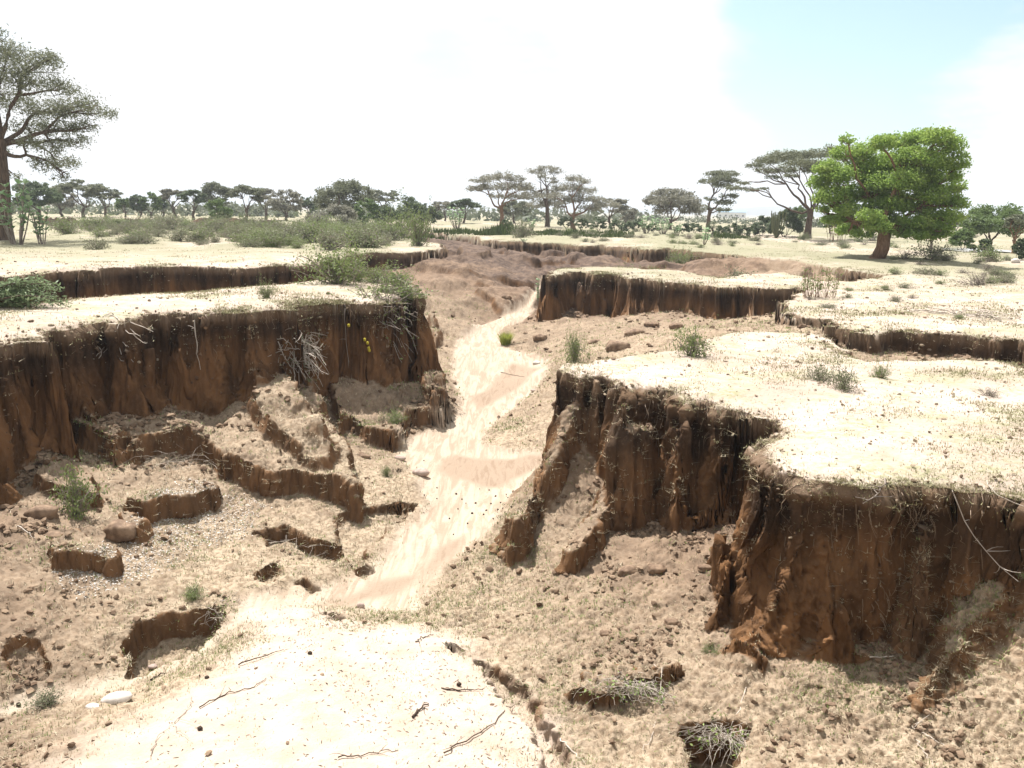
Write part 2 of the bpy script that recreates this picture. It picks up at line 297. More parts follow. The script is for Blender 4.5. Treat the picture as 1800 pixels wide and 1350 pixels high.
BED = [unp(u, v, z) for u, v, z in [(975, 500, -1.8), (945, 530, -2.2), (935, 560, -2.45), (905, 572, -2.6), (880, 590, -2.7), (890, 615, -2.85), (960, 640, -2.9), (975, 660, -2.95), (955, 690, -3.05), (900, 725, -3.1), (860, 750, -3.12), (850, 775, -3.14), (900, 790, -3.14), (980, 800, -3.1),
    (985, 830, -3.12), (930, 870, -3.18), (890, 905, -3.2), (870, 940, -3.24), (800, 985, -3.26), (760, 1020, -3.28), (740, 1080, -3.3), (660, 1085, -3.3), (590, 1065, -3.33), (545, 1050, -3.34), (575, 1025, -3.33), (640, 1000, -3.33), (690, 940, -3.28), (745, 890, -3.26), (725, 860, -3.22), (735, 835, -3.2), (690, 810, -3.18), (700, 775, -3.16), (745, 755, -3.15), (800, 725, -3.12), (800, 690, -3.08), (790, 650, -3.0), (800, 600, -2.8), (840, 570, -2.6), (900, 548, -2.42), (925, 535, -2.3), (950, 505, -1.9)]]
BED2 = [unp(u, v, -3.28) for u, v in [(-300, 1260), (0, 1235), (60, 1205), (140, 1195), (250, 1170), (300, 1150), (380, 1110), (420, 1060), (470, 1040), (560, 1035), (600, 1060), (480, 1080), (400, 1125), (300, 1185), (200, 1215), (120, 1230), (0, 1262), (-300, 1330)]]

ALC = unp(1745, 850, -.25)
# 0 = bare brown soil, 1 = pale sand and dry grass
PTS_C = [(*unp(u, v, -3.0), c) for u, v, c in [(0, 1000, .25), (100, 1100, .5), (150, 950, .45), (250, 780, .75), (300, 830, .6), (350, 740, .9), (500, 740, .6), (420, 880, .6), (300, 980, .95), (450, 1000, 1), (550, 900, .95),
    (600, 830, .95), (650, 950, .8), (150, 1180, .6), (50, 1300, .45), (250, 1240, .9), (680, 860, 1), (750, 1100, 1), (850, 1050, .85), (950, 1050, .75), (1050, 1100, .6), (1150, 1000, .25), (1200, 960, .1), (1300, 1050, .2), (1250, 1120, .35),
    (1350, 1180, .3), (1500, 1190, .3), (1650, 1200, .4), (1780, 1080, .25), (1500, 1300, .85), (1700, 1300, .85), (1300, 1300, .7), (1100, 1250, .7), (1000, 900, .35), (1040, 860, .3), (950, 950, .6), (1000, 720, .75), (960, 780, .95), (900, 760, 1),
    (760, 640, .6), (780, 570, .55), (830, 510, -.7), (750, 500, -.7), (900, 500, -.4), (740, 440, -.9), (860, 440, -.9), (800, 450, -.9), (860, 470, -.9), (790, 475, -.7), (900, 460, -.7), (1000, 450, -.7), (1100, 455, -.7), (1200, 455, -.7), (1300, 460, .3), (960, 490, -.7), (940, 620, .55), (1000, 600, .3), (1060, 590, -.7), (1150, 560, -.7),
    (1300, 575, .3), (1120, 610, .3), (1400, 580, .7), (700, 450, -.7), (650, 720, .2), (700, 700, .3), (760, 700, .3), (200, 1350, .6), (600, 775, .4)]]
fC = RBF(PTS_C)
DAMP = [[unp(u, v, -3.17) for u, v in q] for q in ([(765, 800), (800, 790), (860, 800), (990, 805), (985, 822), (930, 835), (880, 852), (820, 842), (770, 820)],
    [(560, 1050), (600, 1030), (660, 1000), (735, 992), (700, 1020), (640, 1040), (590, 1062)], [(745, 985), (760, 950), (820, 930), (800, 960), (760, 990)], [(760, 880), (780, 840), (790, 870), (765, 885)],
    [(120, 1225), (200, 1200), (270, 1180), (260, 1190), (200, 1215), (140, 1232)], [(720, 1065), (760, 1050), (780, 1062), (740, 1075)], [(830, 700), (900, 650), (960, 668), (890, 700), (840, 720)])]
fP = RBF(PTS_P); fF = RBF(PTS_F)

class Polar:
    """lattice of base fields, looked up bilinearly"""
    def __init__(s, nth=720, nr=1500, th0=-math.pi, th1=math.pi):
        f = np.concatenate([np.linspace(-math.pi, -.75, 60)[:-1], np.linspace(-.75, .75, nth), np.linspace(.75, math.pi, 60)[1:]])
        s.th = f; s.lr0 = math.log(1.0); s.lr1 = math.log(4000.0); s.nr = nr
        s.R = np.exp(np.linspace(s.lr0, s.lr1, nr))
        T, R = np.meshgrid(f, s.R, indexing='ij')
        X = (R * np.sin(T)).astype(np.float32); Y = (R * np.cos(T)).astype(np.float32)
        near = R < 170
        def full(fn, far=-50.0):
            o = np.full(X.shape, far, np.float32); o[near] = fn(X[near], Y[near]); return o
        s.F = {}
        s.F['d'] = full(lambda x, y: sdf(VOID, x, y))
        s.F['P'] = fP(X, Y)
        s.F['F'] = full(fF, 0)
        s.F['C'] = full(fC, .8)
        s.F['damp'] = full(lambda x, y: np.maximum.reduce([sdf(q, x, y) for q in DAMP]))
        s.F['bed'] = full(lambda x, y: np.maximum(sdf(BED, x, y), sdf(BED2, x, y)))
        s.L = []
        for pl, dz, w in LEDGES:
            p = np.array(pl); x0, y0 = p.min(0) - 1.0; x1, y1 = p.max(0) + 1.0
            m = (X > x0) & (X < x1) & (Y > y0) & (Y < y1)
            o = np.full(X.shape, -1.0, np.float32); o[m] = np.maximum(sdf(pl, X[m], Y[m]), -1.0)
            s.L.append(o)
    def look(s, X, Y):
        r = np.maximum(np.hypot(X, Y), 1.0001); th = np.arctan2(X, Y)
        ti = np.clip(np.searchsorted(s.th, th) - 1, 0, len(s.th) - 2); ft = ((th - s.th[ti]) / (s.th[ti + 1] - s.th[ti])).astype(np.float32)
        rf = np.clip((np.log(r) - s.lr0) / (s.lr1 - s.lr0) * (s.nr - 1), 0, s.nr - 1.001); ri = rf.astype(np.int64); fr = (rf - ri).astype(np.float32)
        n = s.nr; base = ti * n + ri
        def g(a):
            a = a.ravel()
            return (a[base] * (1 - ft) + a[base + n] * ft) * (1 - fr) + (a[base + 1] * (1 - ft) + a[base + n + 1] * ft) * fr
        return {k: g(v) for k, v in s.F.items()}, g
POL = Polar()

def terrain(X, Y, masks=False):
    X = X.astype(np.float32); Y = Y.astype(np.float32)
    f, g = POL.look(X, Y)
    r = np.hypot(X, Y)
    d = f['d']
    # vertical flutes: the lip wanders, pillars and clefts run down the wall
    wob = 0.16 * fbm(X * 0.55, Y * 0.55, 1.3, 2) + 0.13 * fbm(X * 1.5, Y * 1.5, 5.1, 2)
    rid = 1 - np.abs(vn(X * 1.15 + 3, Y * 1.15, 9.2)) * 2
    cle = -0.34 * np.clip(rid - .62, 0, 1) / .38
    fine = 0.05 * vn(X * 4.3, Y * 4.3, 3.3) + 0.03 * vn(X * 11, Y * 11, 6.3)
    rib = 1 - np.abs(vn(X * 2.1 + 8, Y * 2.1, 4.4)) * 2
    k = np.clip(r / 14.0, .75, 1.5)
    de = d + (wob + fine) * k
    drop = np.maximum(f['P'] - f['F'], 0.05)
    steepz = 1 - .8 * np.exp(-((X - ALC[0]) ** 2 + (Y - ALC[1]) ** 2) / 1.3 ** 2)
    w = (0.09 + 0.20 * drop * (1 + 0.6 * vn(X * .8, Y * .8, 7.7))) * steepz * (1 - .35 * sstep(14, 18, r))
    td = np.clip(de / w, 0, 1)
    nearc = np.clip(1.6 - r / 16, 0, 1) * steepz
    t = np.clip((de + cle * (0.4 + 0.6 * td) + .30 * nearc * (.42 - rib) * 4 * td * (1 - td) * np.clip(drop - .6, 0, 1)) / w, 0, 1)
    T = 1 - (1 - t) ** 2.0
    P = f['P'] + 0.05 * fbm(X * .35, Y * .35, 2.2, 2) * np.clip(r / 12, .5, 4) + 0.012 * fbm(X * 2.2, Y * 2.2, 4.4, 2)
    P = P - 0.10 * np.exp(-np.abs(np.minimum(de, 0)) / 0.22) * np.clip(drop, 0, 1)
    inn = np.clip(d / 1.5, 0, 1)
    F = f['F'] + (0.07 * fbm(X * .5, Y * .5, 8.8, 2) + 0.05 * fbm(X * 1.7, Y * 1.7, 2.8, 3)) * (1 - sstep(-.1, .3, f['bed'])) * np.clip(r / 12, .6, 2)
    bad = sstep(30, 42, r) * (1 - sstep(-.1, .5, f['bed'])) * np.clip(d / 1.0, 0, 1)
    bn = fbm(X * .16, Y * .2, 5.5, 3); F = F + bad * (0.55 * bn + .35 * (sstep(.0, .06, bn) - .5) + .22 * (1 - 2 * np.abs(vn(X * .55, Y * .4, 1.9))))
    # rills running down the talus
    led = np.zeros_like(P); lw = np.zeros_like(P)
    n1 = 0.22 * fbm(X * 1.9, Y * 1.9, 3.9, 4, .6) + 0.04 * vn(X * 9, Y * 9, 1.1)
    n2 = 1 + .45 * fbm(X * 1.4, Y * 1.4, 7.9, 2)
    for (pl, dz, wd), a in zip(LEDGES, POL.L):
        s_ = g(a)
        q = sstep(0, 1, (s_ + n1) / wd + .3)
        led += dz * q * n2
        lw = np.maximum(lw, 4 * q * (1 - q) * min(1, abs(dz) * 3))
    F = F + led
    b = f['bed'] + 0.12 * fbm(X * 1.1, Y * 1.1, 6.6, 2)
    bm = sstep(-.25, .35, b)
    F = F - 0.07 * bm + 0.02 * bm * vn(X * .9 + Y * .3, Y * .35, 4.0)
    F = np.minimum(F, P - 0.02)
    z = P + (F - P) * T
    # bank that carries the viewer, under and behind the camera
    e = sstep(6.3, 1.8, np.hypot(X * .55, np.where(Y > 0, Y, 0)))
    z = z * (1 - e) + 1.0 * e
    if masks:
        wall = sstep(0.0, .05, t) * (1 - sstep(.9, 1.0, t)) * sstep(.12, .4, drop)
        return z, dict(wall=wall, ins=sstep(0.0, .25, t), bed=bm, lw=lw, drop=drop, de=de, P=P, t=t, damp=sstep(-.12, .25, f['damp'] + .15 * vn(X * 2.2, Y * 1.1, 2.2)), C=np.clip(f['C'] + .3 * fbm(X * .8, Y * .8, 3.3, 3), -1, 1))
    return z
def zt(x, y):
    return float(terrain(np.array([x], np.float32), np.array([y], np.float32))[0])
# ------------------------------------------------------------------ terrain mesh: rows packed where the ground is steep
def build_terrain(nin=1040, nrows=900):
    th = np.concatenate([np.linspace(-math.pi, -.72, 70)[:-1], np.linspace(-.72, .72, nin), np.linspace(.72, math.pi, 70)[1:-1]])
    nr0 = 1700
    R0 = np.exp(np.linspace(math.log(1.2), math.log(3800), nr0))
    T, R = np.meshgrid(th[::2], R0, indexing='ij')
    Z = terrain((R * np.sin(T)), (R * np.cos(T)))
    dR = np.diff(R0)
    slope = np.minimum(np.abs(np.diff(Z, axis=1)) / dR, 5)
    rm = (R0[1:] + R0[:-1]) / 2
    Zm = (Z[:, 1:] + Z[:, :-1]) / 2
    flat = FPX * np.abs(H - Zm + .3) / rm ** 2
    dens = np.maximum(flat, 0.85 * FPX * slope / rm) + 3.0 / rm
    dens = np.where(rm < 6.5, FPX * 1.5 / rm ** 1.2 / 60, dens)
    seg = dens * dR
    kk = 13
    pad = np.pad(seg, ((kk, kk), (0, 0)), mode='wrap'); acc = np.zeros_like(seg)
    wsum = 0
    for i in range(2 * kk + 1):
        wgt = kk + 1 - abs(i - kk); acc += pad[i:i + seg.shape[0]] * wgt; wsum += wgt
    seg = acc / wsum
    pad = np.pad(seg, ((0, 0), (2, 2)), mode='edge'); seg = sum(pad[:, i:i + seg.shape[1]] for i in range(5)) / 5
    C = np.concatenate([np.zeros((seg.shape[0], 1)), np.cumsum(seg, 1)], 1); C /= C[:, -1:]
    q = np.linspace(0, 1, nrows)
    RR = np.stack([np.interp(q, C[i], R0) for i in range(C.shape[0])])
    full = np.empty((len(th), nrows)); idx = np.arange(len(th)) / 2.0
    i0 = np.minimum(idx.astype(int), RR.shape[0] - 1); i1 = np.minimum(i0 + 1, RR.shape[0] - 1); ff = (idx - i0)[:, None]
    full = RR[i0] * (1 - ff) + RR[i1] * ff
    X = full * np.sin(th)[:, None]; Y = full * np.cos(th)[:, None]
    X = X.astype(np.float32); Y = Y.astype(np.float32)
    Z, m = terrain(X, Y, True)
    # surface normals for the displacement
    def grad(a):
        return np.roll(a, -1, 0) - np.roll(a, 1, 0), np.gradient(a, axis=1)
    ax, bx = grad(X); ay, by = grad(Y); az, bz = grad(Z)
    nx = by * az - bz * ay; ny = bz * ax - bx * az; nz = bx * ay - by * ax
    l = np.sqrt(nx * nx + ny * ny + nz * nz) + 1e-9; sg = np.where(nz < 0, -1, 1); nx *= sg / l; ny *= sg / l; nz *= sg / l
    r = full
    near = np.clip(1 - (r - 60) / 60, 0, 1)
    steep = np.clip((1 - nz) * 1.6, 0, 1)
    # clods and pitting
    big = fbm(X * 2.2, Y * 2.2, Z * 1.5, 2)
    med = fbm(X * 6, Y * 6, Z * 2.6, 2); bil = np.abs(vn(X * 8.5 + 9, Y * 8.5, Z * 4)) * (.4 + 1.2 * sstep(-.3, .5, vn(X * 1.3, Y * 1.3, 2.2)))
    fin = vn(X * 19, Y * 19, Z * 16); fin2 = vn(X * 41, Y * 41, Z * 38)
    rough = 0.35 + 0.65 * sstep(-.2, .5, fbm(X * .45, Y * .45, 3.0, 2))
    inn = m['ins'] * (1 - m['bed'])
    # smooth wind-laid bank in the foreground
    smooth = np.maximum(m['bed'], PALE(X, Y))
    a_b = 0.02 + 0.05 * steep + 0.05 * inn
    a_m = 0.009 + 0.032 * steep + 0.03 * inn * rough
    a_f = 0.006 + 0.022 * steep + 0.026 * inn * rough
    sm = 1 - .88 * smooth * (1 - .8 * steep)
    disp = (a_b * big * (1 - .6 * smooth) + a_m * med * sm + a_m * .9 * (bil - .35) * sm + a_f * fin * sm + a_f * .45 * fin2 * (1 - .6 * smooth)) * near
    # overhanging crust: the top layer stands proud, the wall below is recessed, the foot flares
    dep = m['P'] - Z
    hn = np.sqrt(nx * nx + ny * ny) + 1e-6
    crust = m['wall'] * near
    rec = crust * (0.14 * np.exp(-((dep - .12) / .16) ** 2) - 0.10 * np.exp(-((dep - .75) / .35) ** 2)) * np.clip(m['drop'] - .3, 0, 1) * (0.6 + .6 * vn(X * .7, Y * .7, 1.1))
    # runnels down the wall
    run = crust * ((0.10 + .09 * np.clip(1.9 - r / 9, 0, 1)) * (.5 - 1.5 * np.abs(vn(X * 2.7, Y * 2.7, Z * .22 + 5)))  + 0.035 * vn(X * 9, Y * 9, Z * .5)) 
    X2 = X + nx * disp + nx / hn * (rec + run) * steep; Y2 = Y + ny * disp + ny / hn * (rec + run) * steep; Z2 = Z + nz * disp
    n_t, n_r = X.shape
    V = np.stack([X2, Y2, Z2], -1).reshape(-1, 3).astype(np.float32)
    i = np.arange(n_t)[:, None]; j = np.arange(n_r - 1)[None]
    a = i * n_r + j; b = ((i + 1) % n_t) * n_r + j
    Q = np.stack([a, a + 1, b + 1, b], -1).reshape(-1, 4).astype(np.int32)
    # attributes
    at = {}
    st2 = sstep(.18, .55, 1 - nz)
    at['wall'] = np.clip(np.maximum(np.maximum(m['wall'], m['lw'] * .8) * sstep(.05, .3, 1 - nz), st2 * .9), 0, 1)
    at['inside'] = m['ins']; at['bed'] = m['bed']; at['depth'] = np.clip(dep, 0, 5); at['pale'] = PALE(X, Y)
    at['dry'] = m['C']; at['damp'] = m['damp']
    bedface = (m['bed'].reshape(-1)[Q].mean(1) > .5)
    global NRM, RAD, GRID; NRM = np.stack([nx, ny, nz], -1).reshape(-1, 3); RAD = full.reshape(-1); GRID = X.shape; at['wallp'] = m['wall']; at['led'] = m['lw']; at['de'] = m['de']; at['dropm'] = m['drop']
    return V, Q, at, bedface
PALE_POLY = poly([(380, 1130), (440, 1060), (520, 1030), (590, 1060), (700, 1085), (780, 1110), (850, 1165), (900, 1215), (945, 1260), (960, 1400), (900, 1700), (0, 1900), (-150, 1500), (90, 1330), (170, 1260), (300, 1190)], -2.95)
def PALE(X, Y):
    m = np.hypot(X, Y) < 16
    o = np.full(X.shape, -1, np.float32); o[m] = sdf(PALE_POLY, X[m], Y[m])
    return sstep(-.35, .55, o + .9 * fbm(X * .9, Y * .9, 9.1, 4, .6)).astype(np.float32)

def mesh_np(name, V, Q, mats=(), attrs=None, smooth=True, midx=None):
    me = bpy.data.meshes.new(name)
    Q = np.asarray(Q, np.int32); nf, k = Q.shape
    me.vertices.add(len(V)); me.vertices.foreach_set('co', np.ascontiguousarray(V, np.float32).ravel())
    me.loops.add(nf * k); me.loops.foreach_set('vertex_index', Q.ravel())
    me.polygons.add(nf); me.polygons.foreach_set('loop_start', np.arange(0, nf * k, k, dtype=np.int32))
    me.polygons.foreach_set('use_smooth', np.full(nf, smooth))
    for m in mats: me.materials.append(m)
    if midx is not None: me.polygons.foreach_set('material_index', np.asarray(midx, np.int32))
    me.update(calc_edges=True)
    for k_, v in (attrs or {}).items():
        a = me.attributes.new(k_, 'FLOAT', 'POINT'); a.data.foreach_set('value', np.ascontiguousarray(v, np.float32).ravel())
    return me
def link(name, me, parent=None, **props):
    o = bpy.data.objects.new(name, me); COL.objects.link(o)
    if parent is not None: o.parent = parent
    for k, v in props.items(): o[k] = v
    return o

# ------------------------------------------------------------------ materials
class NT:
    def __init__(s, name):
        s.m = bpy.data.materials.new(name); s.m.use_nodes = True; s.t = s.m.node_tree
        s.b = s.t.nodes['Principled BSDF']; s.b.inputs['Roughness'].default_value = 0.95
        s.b.inputs['Specular IOR Level'].default_value = 0.12
        s.tc = s.n('ShaderNodeTexCoord').outputs['Object']
    def n(s, t): return s.t.nodes.new(t)
    def put(s, sock, v):
        if isinstance(v, bpy.types.NodeSocket): s.t.links.new(v, sock)
        elif isinstance(v, (tuple, list)) and len(v) == 3 and sock.type == 'RGBA': sock.default_value = (*v, 1)
        else: sock.default_value = v
    def math(s, op, a, b=0.0, clamp=False):
        n = s.n('ShaderNodeMath'); n.operation = op; n.use_clamp = clamp; s.put(n.inputs[0], a); s.put(n.inputs[1], b); return n.outputs[0]
    def noise(s, sc, det=4, ro=.55, vec=None, dist=0.0, out='Fac'):
        n = s.n('ShaderNodeTexNoise'); n.inputs['Scale'].default_value = sc; n.inputs['Detail'].default_value = det
        n.inputs['Roughness'].default_value = ro; n.inputs['Distortion'].default_value = dist
        s.t.links.new(vec or s.tc, n.inputs['Vector']); return n.outputs[out]
    def mapv(s, scale, rot=(0, 0, 0)):
        n = s.n('ShaderNodeMapping'); n.inputs['Scale'].default_value = scale; n.inputs['Rotation'].default_value = rot
        s.t.links.new(s.tc, n.inputs['Vector']); return n.outputs[0]
    def ramp(s, v, a, b, c0=0.0, c1=1.0, sm=True):
        n = s.n('ShaderNodeMapRange'); n.interpolation_type = 'SMOOTHSTEP' if sm else 'LINEAR'
        s.put(n.inputs[0], v)
        for i, q in enumerate((a, b, c0, c1)): n.inputs[i + 1].default_value = q
        return n.outputs[0]
    def mix(s, f, a, b, mode='MIX'):
        n = s.n('ShaderNodeMix'); n.data_type = 'RGBA'; n.blend_type = mode; n.clamp_factor = True
        s.put(n.inputs[0], f); s.put(n.inputs[6], a); s.put(n.inputs[7], b); return n.outputs[2]
    def attr(s, name):
        n = s.n('ShaderNodeAttribute'); n.attribute_name = name; return n.outputs['Fac']
    def color(s, v): s.put(s.b.inputs['Base Color'], v)
    def bump(s, h, dist=.02, st=.6):
        n = s.n('ShaderNodeBump'); n.inputs['Distance'].default_value = dist; n.inputs['Strength'].default_value = st
        s.put(n.inputs['Height'], h); s.t.links.new(n.outputs[0], s.b.inputs['Normal'])

def ground_material():
    g = NT('ground_soil')
    wall, ins, bed, dep, pale = (g.attr(k) for k in ('wall', 'inside', 'bed', 'depth', 'pale'))
    dry = g.attr('dry')
    n1 = g.noise(.35, 5, .6); n2 = g.noise(2.3, 5, .6); n3 = g.noise(11, 4, .6); n4 = g.noise(45, 3, .6)
    # pale plateau top
    top = g.mix(g.ramp(n1, .35, .65), (.33, .27, .22), (.42, .355, .305))
    top = g.mix(g.ramp(n2, .45, .75, 0, .55), top, (.25, .195, .135))
    top = g.mix(g.ramp(n3, .55, .75, 0, .45), top, (.24, .18, .12))
    # green-grey film of herbs
    top = g.mix(g.math('MULTIPLY', g.ramp(g.noise(.8, 6, .7), .44, .62), g.ramp(n3, .38, .6, .1, .75)), top, (.22, .23, .12))
    geo = g.n('ShaderNodeNewGeometry'); sx = g.n('ShaderNodeSeparateXYZ'); g.t.links.new(geo.outputs['Position'], sx.inputs[0])
    far = g.ramp(sx.outputs[1], 26, 46)
    ngr = g.noise(.09, 5, .65, vec=g.mapv((1, .45, 1)))
    top = g.mix(g.math('MULTIPLY', far, g.ramp(ngr, .36, .54, 0, .9)), top, g.mix(n2, (.165, .172, .10), (.27, .25, .175)))
    top = g.mix(g.math('MULTIPLY', far, g.ramp(n2, .5, .7, 0, .5)), top, (.19, .165, .11))
    # loose brown soil inside the gully
    soil = g.mix(g.ramp(n2, .35, .65), (.105, .070, .048), (.185, .128, .087))
    soil = g.mix(g.ramp(n3, .5, .72, 0, .6), soil, (.25, .185, .128))
    soil = g.mix(g.math('MULTIPLY', dry, g.ramp(n2, .25, .6, .55, 1.0)), soil, g.mix(g.ramp(n3, .4, .65), (.35, .285, .205), (.20, .15, .10)))
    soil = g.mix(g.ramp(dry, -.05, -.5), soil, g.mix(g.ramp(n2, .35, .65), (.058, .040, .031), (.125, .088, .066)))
    # wall: dark band over orange
    ver = g.noise(1.0, 5, .6, vec=g.mapv((2.4, 2.4, .55)))
    up = g.mix(g.ramp(ver, .35, .68), (.027, .017, .011), (.072, .043, .025))
    lo = g.mix(g.ramp(ver, .35, .66), (.070, .036, .016), (.160, .083, .037))
    band = g.math('ADD', dep, g.math('MULTIPLY', g.math('SUBTRACT', n1, .5), 1.6))
    wc = g.mix(g.ramp(band, .40, 1.2), up, lo)
    crust = g.mix(n3, (.09, .056, .033), (.18, .12, .074))
    wc = g.mix(g.ramp(dep, .12, .38, .75, 0), wc, crust)
    wc = g.mix(g.ramp(n3, .5, .8, 0, .5), wc, (.13, .08, .05))
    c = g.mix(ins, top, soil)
    # only deep drops expose the subsoil
    c = g.mix(wall, c, wc)
    vb = g.mapv((6.5, .8, 1), (0, 0, .32)); q1 = g.noise(1.0, 9, .65, vec=vb, dist=.9); q2 = g.noise(.45, 4, .55); damp = g.attr('damp')
    bc = g.mix(g.ramp(q1, .40, .62), (.375, .315, .245), (.28, .215, .158))
    bc = g.mix(g.ramp(q2, .56, .7, 0, .3), bc, (.32, .25, .185))
    bc = g.mix(g.math('MULTIPLY', damp, g.ramp(q1, .38, .6, .9, .3)), bc, (.205, .145, .10))
    bc = g.mix(g.ramp(n3, .58, .78, 0, .45), bc, (.27, .205, .15))
    c = g.mix(g.math('MULTIPLY', g.ramp(g.math('ADD', bed, g.math('MULTIPLY', g.math('SUBTRACT', n2, .5), 1.3)), .15, .85), 1.0), c, bc)
    c = g.mix(pale, c, g.mix(g.ramp(n2, .3, .75), (.43, .36, .30), (.34, .27, .21)))
    c = g.mix(g.ramp(n4, .62, .74, 0, .5), c, (.16, .105, .07))
    g.color(c)
    g.bump(g.math('ADD', g.math('MULTIPLY', n4, .4), n3), .03, .7)
    return g.m
def bed_material():
    g = NT('stream_sand')
    v = g.mapv((4.2, .55, 1), (0, 0, .35))
    s1 = g.noise(1.0, 8, .6, vec=v, dist=.5); damp = g.attr('damp'); s2 = g.noise(.45, 4, .55); s3 = g.noise(14, 4, .6)
    c = g.mix(g.ramp(s1, .42, .60), (.50, .425, .335), (.34, .25, .18))
    c = g.mix(g.ramp(s2, .56, .7, 0, .4), c, (.30, .215, .15))
    c = g.mix(g.ramp(s1, .60, .66, 0, .5), c, (.52, .46, .37))
    c = g.mix(g.ramp(s3, .6, .8, 0, .35), c, (.36, .27, .19))
    c = g.mix(g.math('MULTIPLY', damp, g.ramp(s1, .38, .6, 1, .35)), c, (.245, .165, .11))
    g.color(c); g.bump(g.math('ADD', s1, g.math('MULTIPLY', s3, .3)), .03, .5)
    return g.m
MG = ground_material(); MB = MG
V, Q, AT, BF = build_terrain()
def submesh(name, sel, mat):
    q = Q[sel]; u, inv = np.unique(q, return_inverse=True)
    me = mesh_np(name, V[u], inv.reshape(q.shape), [mat], {k: v.reshape(-1)[u] for k, v in AT.items() if k not in ('wallp', 'led', 'de', 'dropm')})
    return link(name, me, kind='structure')
submesh('ground', ~BF, MG); submesh('stream_bed', BF, MB)
# ------------------------------------------------------------------ plant geometry
class G:
    """collects tubes and leaf faces, then becomes one mesh"""
    def __init__(s): s.V = []; s.T = []; s.A = []; s.n = 0
    def add(s, v, t, a=None):
        v = np.asarray(v, np.float32); s.V.append(v); s.T.append(np.asarray(t, np.int64) + s.n); s.n += len(v)
        s.A.append(np.full(len(v), .5, np.float32) if a is None else np.asarray(a, np.float32))
    def tube(s, P, R, sides=5):
        P = np.asarray(P, float); n = len(P); R = np.broadcast_to(np.asarray(R, float), (n,))
        d = np.gradient(P, axis=0); d /= np.linalg.norm(d, axis=1)[:, None] + 1e-9
        up = np.where(np.abs(d[:, 2:3]) > .9, np.array([[1., 0, 0]]), np.array([[0, 0, 1.]]))
        a = np.cross(d, up); a /= np.linalg.norm(a, axis=1)[:, None] + 1e-9; b = np.cross(d, a)
        th = np.arange(sides) * 2 * math.pi / sides
        v = P[:, None] + R[:, None, None] * (np.cos(th)[None, :, None] * a[:, None] + np.sin(th)[None, :, None] * b[:, None])
        i = np.arange(n - 1)[:, None] * sides; j = np.arange(sides)[None]; j2 = (j + 1) % sides
        q = np.stack([i + j, i + j2, i + sides + j2, i + sides + j], -1).reshape(-1, 4)
        t = np.concatenate([q[:, [0, 1, 2]], q[:, [0, 2, 3]]])
        s.add(v.reshape(-1, 3), t)
    def leaves(s, C, size, rng, aspect=2.2, flat=0.0, Vv=None, fold=True, direc=None):
        """rhombic leaves at C with random attitude; flat -> more horizontal"""
        C = np.asarray(C, float); n = len(C); sz = np.broadcast_to(size, (n,)) * rng.uniform(.6, 1.3, n)
        d = rng.normal(size=(n, 3)); d[:, 2] *= (1 - flat)
        if direc is not None: d = d * .45 + direc
        d /= np.linalg.norm(d, axis=1)[:, None] + 1e-9
        u = rng.normal(size=(n, 3)) ; u[:, 2] += 2.5 * flat; w = np.cross(d, u); w /= np.linalg.norm(w, axis=1)[:, None] + 1e-9
        l = sz[:, None]; h = sz[:, None] / aspect
        v = np.stack([C - d * l * .5, C + w * h * .5, C + d * l * .5, C - w * h * .5], 1)
        i = np.arange(n)[:, None] * 4
        t = np.concatenate([i + np.array([[0, 1, 2]]), i + np.array([[0, 2, 3]])])
        a = np.repeat(rng.random(n) if Vv is None else Vv, 4)
        s.add(v.reshape(-1, 3), t, a)
    def mesh(s, name, mat, smooth=False):
        V = np.concatenate(s.V); T = np.concatenate(s.T); A = np.concatenate(s.A)
        return mesh_np(name, V, T, [mat], {'v': A}, smooth)

def leaf_mat(name, c0, c1, trans=.3, c2=None):
    g = NT(name); v = g.attr('v'); n = g.noise(.6, 3)
    c = g.mix(v, c0, c1)
    if c2: c = g.mix(g.ramp(g.noise(.9, 4, .6), .5, .68, 0, .7), c, c2)
    g.color(c); g.b.inputs['Roughness'].default_value = .6; g.b.inputs['Specular IOR Level'].default_value = .25
    tr = g.n('ShaderNodeBsdfTranslucent'); g.t.links.new(g.mix(.5, c, c1), tr.inputs[0])
    mx = g.n('ShaderNodeMixShader'); mx.inputs[0].default_value = trans
    g.t.links.new(g.b.outputs[0], mx.inputs[1]); g.t.links.new(tr.outputs[0], mx.inputs[2])
    g.t.links.new(mx.outputs[0], g.t.nodes['Material Output'].inputs['Surface'])
    return g.m
def bark_mat(name, c0, c1):
    g = NT(name); n = g.noise(3, 5, .6, vec=g.mapv((4, 4, .8))); g.color(g.mix(g.ramp(n, .35, .65), c0, c1)); g.bump(n, .05, .6); return g.m
ML = dict(
    acacia=leaf_mat('acacia_leaf', (.09, .10, .062), (.18, .195, .12)),
    grey=leaf_mat('grey_acacia_leaf', (.15, .148, .115), (.27, .265, .205)),
    dark=leaf_mat('dark_leaf', (.055, .082, .042), (.12, .155, .078)),
    mid=leaf_mat('mid_green_leaf', (.075, .12, .04), (.15, .21, .075)),
    fig=leaf_mat('bright_leaf', (.125, .22, .04), (.28, .39, .09), .48, (.31, .37, .11)),
    scrub=leaf_mat('scrub_leaf', (.10, .115, .065), (.21, .225, .13)),
    scrubg=leaf_mat('scrub_green_leaf', (.10, .14, .05), (.20, .25, .09)),
    calo=leaf_mat('milkweed_leaf', (.13, .26, .09), (.32, .42, .26), .3),
    straw=leaf_mat('straw', (.27, .22, .13), (.48, .42, .29), .2),
    herb=leaf_mat('green_blade', (.12, .17, .05), (.24, .30, .10), .3),
    yellow=leaf_mat('yellow_leaf', (.16, .22, .04), (.33, .34, .08), .4),
    spear=leaf_mat('spear_leaf', (.03, .05, .015), (.08, .11, .03), .1))
